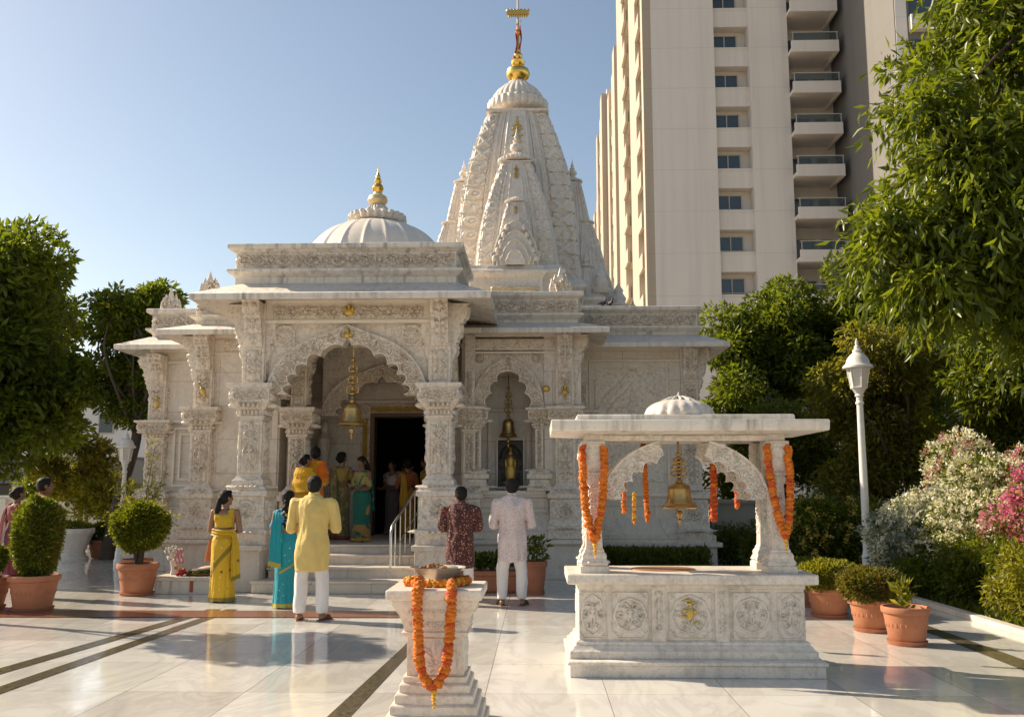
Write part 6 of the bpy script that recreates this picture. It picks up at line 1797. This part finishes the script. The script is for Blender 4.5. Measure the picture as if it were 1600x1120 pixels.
# right: the near tree with long hanging leaves
cl = np.concatenate([clump_cloud((7.95, 11.8, 7.3), (2.95, 1.9, 3.4), 130, .50, r, 3.8, .3),
                     clump_cloud((5.55, 11.2, 5.2), (.95, 1.0, .9), 30, .40, r, None, .2), clump_cloud((6.3, 11.3, 4.4), (.9, .9, .8), 26, .38, r, None, .2),
                     clump_cloud((4.85, 11.0, 6.25), (.5, .4, .22), 12, .22, r, None, .1), clump_cloud((4.3, 11.0, 4.62), (.45, .45, .32), 13, .24, r, None, .1),
                     clump_cloud((4.7, 11.1, 4.1), (.5, .5, .36), 14, .26, r, None, .1), clump_cloud((6.6, 11.2, 3.8), (.8, .8, .5), 20, .34, r, None, .1)])
tree((7.9, 12.4, 0), 'near tree with long drooping leaves overhanging from the upper right', cl, 9500, .185, .052, 'mango', [(8.3,12.6,0),(8.2,12.4,2),(8.1,12.0,4.5),(8.2,11.8,7.5)], .16, 41, spray=(10, .40, 1.0), nlimb=46, second=('mid', 14000, .17, .055))
# right: dense trees behind the pavilion
def mass(lab, parts_, n, L, W, mat, base, seed, **kw):
    r = np.random.default_rng(seed); cl = np.concatenate([clump_cloud(c, rd, k, s, r, None, .35) for c, rd, k, s in parts_])
    return tree((base[0], base[1], 0), lab, cl, n, L, W, mat, [(base[0],base[1],0),(base[0]+.1,base[1],1.8),(base[0]-.1,base[1],3.6)], .14, seed, **kw)
mass('dense round-topped dark green tree right of the temple, behind the pavilion', [((6.9,27,5.6),(1.8,1.5,2.0),60,.56),((6.1,26.6,3.6),(1.4,1.1,1.4),36,.5),((8.4,27.2,5.9),(1.5,1.2,1.7),36,.5)], 30000, .19, .08, 'dark', (7,27), 51, second=('topiary', 12000, .18, .075))
mass('tall dark tree between the round-topped tree and the near hanging leaves', [((10.2,26,6.5),(1.9,1.5,2.3),60,.6),((9.8,25.6,3.6),(1.9,1.2,1.7),40,.55)], 27000, .19, .08, 'dark', (10.1,26), 52, second=('mid', 16000, .18, .075))
mass('fine-leaved tree with yellow and brown tints behind the lamp post', [((6.95,18.9,3.7),(1.35,.9,1.35),60,.38),((6.95,18.7,2.1),(1.45,.8,1.0),40,.38)], 19000, .14, .048, 'olive', (7.0,19.1), 53, droop=.5, second=('yellow', 6000, .13, .045))
mass('fine-leaved green tree behind the white blossom, under the hanging leaves', [((9.5,18.2,3.9),(1.6,.9,1.45),60,.42),((9.7,18,2.4),(1.7,.8,1.1),40,.40)], 21000, .14, .048, 'mid', (9.6,18.5), 54, droop=.5, second=('yellow', 5000, .13, .045))
mass('darker leafy tree at the right edge behind the pink blossom', [((11.8,17.5,4.3),(1.7,1.1,1.9),54,.55),((8.7,16.9,3.6),(1.2,.8,.8),28,.42)], 26000, .16, .058, 'mid', (11.8,18), 55, droop=.5)
mass('leafy small tree directly behind the right side of the pavilion', [((5.1,20.4,2.5),(.95,.6,1.0),34,.36),((4.5,20.2,1.5),(.7,.5,.8),20,.32),((6.1,20.3,2.4),(.8,.5,1.0),26,.34)], 15000, .13, .05, 'mid', (5.2,20.7), 56, second=('yellow', 2500, .12, .045))

# shrubs and blossom in the bed
def shrub(x, y, rx, ry, h, lab, leaf, n, L, W, seed, flowers=None, kind='shrub', group=None, z0=.03):
    r = np.random.default_rng(seed)
    t = thing(kind, (x, y, z0), lab, 'shrub', group)
    cl = clump_cloud((0, 0, h*.52), (rx, ry, h*.48), max(10, int(26*rx)), .22+.10*h, r, .05, .25)
    V, F = leaves(*in_clumps(cl, n, r, .3, .1, .7), L, W, r); V[:,2] = np.maximum(V[:,2], .01)
    fast_mesh('foliage', V, F, LM_[leaf], t)
    mb = MB()
    for i in range(0, len(cl), 2):
        c = cl[i]; mb.tube([(c[0]*.2, c[1]*.2, 0), (c[0]*.6, c[1]*.6, c[2]*.6), tuple(c[:3])], [.02,.014,.006], 5)
    mb.build('stems', M['bark'], t)
    for (m, k, fl, fw, zlo, xa) in (flowers or ()):
        heads = cl[(cl[:,2] > zlo*h)]
        if len(heads) == 0: heads = cl
        if xa is not None: heads = heads[(heads[:,0] > xa[0]) & (heads[:,0] < xa[1])] if ((heads[:,0] > xa[0]) & (heads[:,0] < xa[1])).any() else heads
        nh = max(6, k//16); p, d = in_clumps(heads, nh, r, .10, -.3, .4)
        p[:,1] -= .04; pp = np.repeat(p, 16, 0)+r.normal(0, .035, (nh*16, 3)); dd = np.repeat(d, 16, 0)+r.normal(0, .7, (nh*16, 3))
        V, F = leaves(pp, dd, fl, fw, r, .1, .2); fast_mesh('blossom', V, F, LM_[m], t)
    return t
shrub(6.05, 14.45, .62, .5, 1.62, 'white-flowering shrub just right of the lamp post', 'grey', 9000, .085, .04, 61, (('white', 13000, .05, .038, .15, None),))
shrub(6.45, 13.6, .78, .6, 1.90, 'tall shrub covered in white blossom in the middle of the bed', 'mid', 9000, .085, .035, 62, (('white', 22000, .052, .038, .15, None),))
shrub(7.05, 15.3, .90, .6, 2.10, 'tall white shrub flecked with pink behind the white one in the middle', 'mid', 9000, .085, .035, 60, (('white', 16000, .052, .038, .25, None), ('pink', 2600, .055, .036, .5, None)))
shrub(6.62, 12.4, .62, .5, 1.98, 'shrub with pink and magenta blossom at the right edge', 'mid', 8000, .085, .035, 63, (('pink', 12000, .055, .038, .20, None), ('magenta', 4500, .055, .034, .45, None), ('white', 5000, .05, .036, .25, None)))
shrub(7.35, 13.5, .80, .6, 2.32, 'taller pink and white blossom behind the pink shrub', 'mid', 7000, .085, .035, 64, (('pink', 7000, .055, .038, .45, None), ('white', 8000, .05, .036, .35, None), ('magenta', 3200, .055, .034, .6, None)))
shrub(5.0, 16.6, .95, .6, 1.40, 'dark leafy shrub with small yellow flowers left of the lamp post', 'dark', 9000, .10, .045, 65, (('gold', 3200, .05, .035, .5, None),))
shrub(5.85, 16.9, .7, .5, 1.45, 'green shrub with a few yellow flowers directly behind the lamp post', 'mid', 7000, .10, .045, 66, (('gold', 1500, .05, .035, .5, None),))
shrub(5.55, 14.2, .16, .14, .72, 'small yellow-leaved plant at the foot of the lamp post', 'yellow', 1600, .06, .03, 67)
shrub(5.85, 13.7, .34, .3, .80, 'dark green shrub under the white shrub beside the lamp post', 'dark', 5200, .085, .034, 68)
shrub(5.85, 13.0, .35, .4, .85, 'low dark green shrub behind the small flower pot', 'mid', 5000, .085, .034, 69)
shrub(5.95, 12.2, .42, .45, 1.0, 'light green shrub below the white blossom near the kerb', 'topiary', 7000, .085, .034, 59)
shrub(5.85, 11.2, .38, .5, .85, 'bright yellow-green shrub at the kerb by the right edge', 'yellow', 7500, .08, .03, 70)
shrub(6.3, 10.3, .45, .5, .95, 'leafy yellow-green shrub cut by the right edge of the view', 'topiary', 6500, .085, .034, 71)
for i, (x, y) in enumerate(((3.9, 18.9), (4.6, 18.4), (4.2, 17.9))):
    shrub(x, y, .5, .4, .8, ('leafy shrub at the temple corner seen through the pavilion', 'green shrub under the right rear pillar of the pavilion', 'small shrub seen low between the pavilion pillars')[i], 'mid', 2600, .09, .04, 72+i)
# hedge along the foot of the temple wall
hd = thing('low_hedge', (1.9, 17.6, 0), 'low dark green border planting along the foot of the temple wall, behind the pavilion', 'hedge')
r = np.random.default_rng(80)
n = 5200; p = np.stack([r.uniform(-.95, 1.25, n), r.uniform(-.22, .22, n), r.uniform(.15, .42, n)+.05*np.sin(np.arange(n))], 1); d = r.normal(0, .5, (n, 3)); d[:,2] += 1
V, F = leaves(p, d, .12, .03, r); fast_mesh('foliage', V, F, LM_['mid'], hd)
mb = MB(); mb.box(-1.0, 1.3, -.25, .25, 0, .2); mb.build('trough', M['terracotta_old'], hd, bevel=.01)
gc = np.random.default_rng(81); n = 16000
p = np.stack([gc.uniform(5.46, 9, n), gc.uniform(9, 19.3, n), np.full(n, .03)], 1); d = gc.normal(0, .6, (n, 3)); d[:,2] = 1
V, F = leaves(p, d, .13, .03, gc); tag(fast_mesh('ground_cover', V, F, LM_['mid']), kind='stuff')

# ------------------------------------------------------------------ pots
def pot(name, x, y, rt, h, lab, cat='potted plant', group='terracotta pots with plants', mat='terracotta', z=0, saucer=True, rb=.70):
    t = thing(name, (x, y, z), lab, cat, group)
    mb = MB()
    mb.lathe([(rt*rb*.98,.012),(rt*rb,.03),(rt*(rb+.02),.035),(rt*.90,h*.78),(rt*.90,h*.82),(rt*.98,h*.84),(rt*1.0,h*.87),(rt*1.0,h*.96),(rt*.98,h),(rt*.90,h),(rt*.88,h*.95),(rt*.85,h*.86)], (0,0,0), 44, cap=False)
    for k in range(26):
        a = 2*PI*k/26; rr_ = rt*(rb+.12)
        mb.ell((rt*.815*math.cos(a), rt*.815*math.sin(a), h*.56), (rt*.05, rt*.05, h*.10), 6, 4)
    mb.build('pot', M[mat], t)
    if saucer:
        mb = MB(); mb.lathe([(rt*rb*1.08,0),(rt*rb*1.16,.03),(rt*rb*1.18,.045),(rt*rb*1.05,.045),(rt*rb*.99,.02)], (0,0,0), 36); mb.build('saucer', M['terracotta_old'], t)
    mb = MB(); mb.lathe([(.001,h*.90),(rt*.5,h*.91),(rt*.88,h*.88)], (0,0,0), 24, cap=False); mb.build('soil', M['soil'], t)
    return t
def topiary(t, c, rad, n, L, W, mat, seed, power=2.0, z0=None, name='foliage', lump=.06, second=None):
    r = np.random.default_rng(seed)
    u = r.normal(0, 1, (n, 3)); u /= np.linalg.norm(u, axis=1, keepdims=True)
    if power != 2: u = u/(np.abs(u)**power).sum(1, keepdims=True)**(1/power)
    rr = r.uniform(.55, 1, (n, 1))**.5*(1+lump*np.sin(7*u[:,:1]+3*u[:,2:])+lump*np.sin(9*u[:,1:2]-4*u[:,2:]))
    p = np.array(c)+u*rr*np.array(rad); d = u+r.normal(0, .6, (n, 3))
    if z0: p[:,2] = np.maximum(p[:,2], z0)
    V, F = leaves(p, d, L, W, r); fast_mesh(name, V, F, LM_[mat], t)
t = pot('potted_shrub', -6.70, 12.45, .325, .46, 'large terracotta pot with a tall column-shaped shrub, far left')
topiary(t, (0,0,.96), (.265,.26,.49), 14000, .060, .022, 'topiary', 91, 2.6, .44, lump=.07)
topiary(t, (.06,0,.96), (.25,.26,.47), 2600, .060, .022, 'topiary_brown', 92, 2.6, .44, 'faded_leaves')
MB().tube([(0,0,.4),(0,0,.8)], .03, 8).build('stem', M['bark'], t)
t = pot('potted_shrub', -7.42, 12.55, .33, .42, 'terracotta pot cut by the left edge of the view')
topiary(t, (-.05,0,.66), (.28,.28,.22), 3600, .07, .026, 'mid', 93)
t = pot('potted_tree', -6.08, 14.25, .31, .47, 'terracotta pot with a clipped round ball tree, left of the temple stairs')
topiary(t, (0,0,1.02), (.405,.40,.36), 14500, .055, .024, 'topiary', 94, lump=.05)
topiary(t, (.02,0,1.03), (.50,.48,.43), 420, .055, .022, 'yellow', 194, lump=.08, name='fleck_leaves')
mb = MB()
for k in range(4): mb.tube([(.03*math.cos(k*1.7),.03*math.sin(k*1.7),.4),(.05*math.cos(k*1.7+.5),.05*math.sin(k*1.7+.5),.62),(.14*math.cos(k*1.7),.14*math.sin(k*1.7),.9)], [.035,.03,.015], 7)
mb.build('stem', M['bark'], t)
# slim airy plant behind the ball tree
t = pot('potted_plant', -6.85, 16.0, .26, .4, 'slim airy plant with feathery twigs behind the round ball tree', saucer=False)
r = np.random.default_rng(95); mb = MB(); P = []; D = []
for k in range(9):
    a = r.uniform(0, 6.3); top = np.array((.45*math.cos(a)*r.uniform(.3,1), .4*math.sin(a)*r.uniform(.3,1), r.uniform(1.4, 2.5)))
    pth = smooth_path([(0,0,.35), tuple(top*np.array((.35,.35,.55))), tuple(top)], 14); mb.tube(pth, list(np.linspace(.012,.003,len(pth))), 5)
    for q in pth[4:]:
        for j in range(9): P.append(q+r.normal(0,.05,3)); D.append(r.normal(0,.7,3)+np.array((0,0,.35)))
mb.build('stems', M['bark'], t); V, F = leaves(np.array(P), np.array(D), .13, .026, r); fast_mesh('foliage', V, F, LM_['yellow'], t)
# pots on the right
t = pot('potted_plant', 3.83, 10.06, .245, .385, 'nearest small terracotta pot with one little plant, right of the pavilion')
r = np.random.default_rng(96); P = []; D = []
for k in range(70):
    z = r.uniform(.36, .62); P.append((r.normal(0,.03), r.normal(0,.03), z)); D.append((r.normal(0,.8), r.normal(0,.8), .7))
V, F = leaves(np.array(P), np.array(D), .12, .035, r); fast_mesh('foliage', V, F, LM_['yellow'], t); MB().tube([(0,0,.33),(.01,0,.62)], .008, 6).build('stem', M['bark'], t)
t = pot('potted_shrub', 3.80, 10.95, .27, .36, 'terracotta pot with a broad box shrub tinged brown, behind the small pot')
topiary(t, (-.02,0,.50), (.33,.30,.19), 9000, .050, .020, 'topiary_brown', 97, 2.6)
t = pot('potted_shrub', 3.66, 12.1, .28, .36, 'terracotta pot with a broad light green box shrub, behind the brown-tinged one')
topiary(t, (-.02,0,.50), (.36,.32,.19), 9000, .050, .020, 'yellow', 98, 2.6)
t = pot('potted_shrub', 3.72, 13.2, .27, .40, 'reddish pot mostly hidden by the corner of the pavilion base', mat='terracotta_old')
topiary(t, (0,0,.5), (.28,.26,.14), 3000, .05, .02, 'topiary', 99)
# pots by the temple wall
t = pot('potted_plant', -.06, 14.45, .20, .50, 'tall terracotta pot with a small plant beside the man in the white patterned kurta', mat='terracotta_old')
r = np.random.default_rng(100); P = []; D = []
for k in range(160): P.append((r.normal(.03,.08), r.normal(0,.06), r.uniform(.48, .85))); D.append((r.normal(0,.8), r.normal(0,.8), .5))
V, F = leaves(np.array(P), np.array(D), .12, .045, r); fast_mesh('foliage', V, F, LM_['mid'], t)
bx = thing('planter_box', (-.70, 14.8, 0), 'long terracotta planter box with low plants between the two standing men', 'planter')
mb = MB(); mb.stack((-.42,.42,-.2,.2), [(-.03,0),(0,.03),(.02,.26),(.05,.27),(.05,.33),(.0,.335)]); mb.build('box', M['terracotta_old'], bx, bevel=.008)
r = np.random.default_rng(101); n = 900; p = np.stack([r.uniform(-.38,.38,n), r.uniform(-.16,.16,n), r.uniform(.33,.55,n)], 1); V, F = leaves(p, r.normal(0,.6,(n,3))+np.array((0,0,.6)), .11, .04, r); fast_mesh('foliage', V, F, LM_['dark'], bx)
mb = MB(); 
for k in range(9): mb.ell((r.uniform(-.35,.35), r.uniform(-.15,.05), .36), (.06,.05,.04), 7, 5)
mb.build('pebbles', plain('pebble', (.30,.26,.22), .8), bx)
bx = thing('planter_box', (4.35, 17.2, 0), 'small pinkish planter box seen through the right side of the pavilion', 'planter')
mb = MB(); mb.stack((-.35,.35,-.2,.2), [(-.03,0),(0,.03),(.02,.30),(.05,.31),(.05,.36),(.0,.365)]); mb.build('box', M['terracotta'], bx, bevel=.008)
n = 500; p = np.stack([r.uniform(-.3,.3,n), r.uniform(-.16,.16,n), r.uniform(.35,.55,n)], 1); V, F = leaves(p, r.normal(0,.6,(n,3))+np.array((0,0,.6)), .10, .035, r); fast_mesh('foliage', V, F, LM_['mid'], bx)
for i, (x, lab) in enumerate(((-9.95, 'old brown pot with dark leaves at the foot of the leaning tree'), (-9.25, 'brown pot at the temple corner, right of the leaning tree'))):
    t = pot('potted_plant', x, 21.4, .36, .42, lab, mat='terracotta_old', saucer=False)
    topiary(t, (0,0,.55), (.38,.32,.22), 2200, .11, .04, 'dark', 102+i)
topiary(urn, (0,0,.72), (.36,.36,.10), 1200, .10, .03, 'topiary', 105)
# ------------------------------------------------------------------ camera, sun, sky
cam = bpy.data.objects.new('camera', bpy.data.cameras.new('camera')); link(cam)
cam.data.sensor_width = 36; cam.data.lens = 1450/1600*36; cam.data.clip_end = 3000
cam.location = (0, 0, 1.62); cam.rotation_euler = (PI/2+PIT, 0, YAW)
scene.camera = cam
d = Vector((SUN_AZ[0]*math.cos(SUN_EL), SUN_AZ[1]*math.cos(SUN_EL), math.sin(SUN_EL)))
sun = bpy.data.objects.new('sun', bpy.data.lights.new('sun', 'SUN')); link(sun)
sun.data.energy = 4.7; sun.data.angle = R(.55); sun.data.color = (1, .86, .66)
sun.rotation_euler = d.to_track_quat('Z', 'Y').to_euler()
w = bpy.data.worlds.new('World'); scene.world = w; w.use_nodes = True
nt = w.node_tree; bg = nt.nodes['Background']
sky = nt.nodes.new('ShaderNodeTexSky'); sky.sky_type = 'NISHITA'; sky.sun_disc = False
sky.sun_elevation = SUN_EL; sky.sun_rotation = math.atan2(d.x, d.y); sky.dust_density = 1.1; sky.air_density = 1.0; sky.ozone_density = 1.0; sky.altitude = 200
wb = nt.nodes.new('ShaderNodeMix'); wb.data_type = 'RGBA'; wb.blend_type = 'MULTIPLY'; wb.inputs[0].default_value = 1; wb.inputs[7].default_value = (1.17, 1.06, .93, 1)
nt.links.new(sky.outputs[0], wb.inputs[6]); nt.links.new(wb.outputs[2], bg.inputs[0]); bg.inputs[1].default_value = .092
vs = scene.view_settings; vs.view_transform = 'Standard'; vs.look = 'None'; vs.exposure = .78; vs.gamma = 1
scene.cycles.max_bounces = 8; scene.cycles.diffuse_bounces = 4; scene.cycles.glossy_bounces = 3; scene.cycles.transmission_bounces = 4; scene.cycles.transparent_max_bounces = 8
scene.cycles.use_denoising = True
scene.cycles.caustics_reflective = False; scene.cycles.caustics_refractive = False
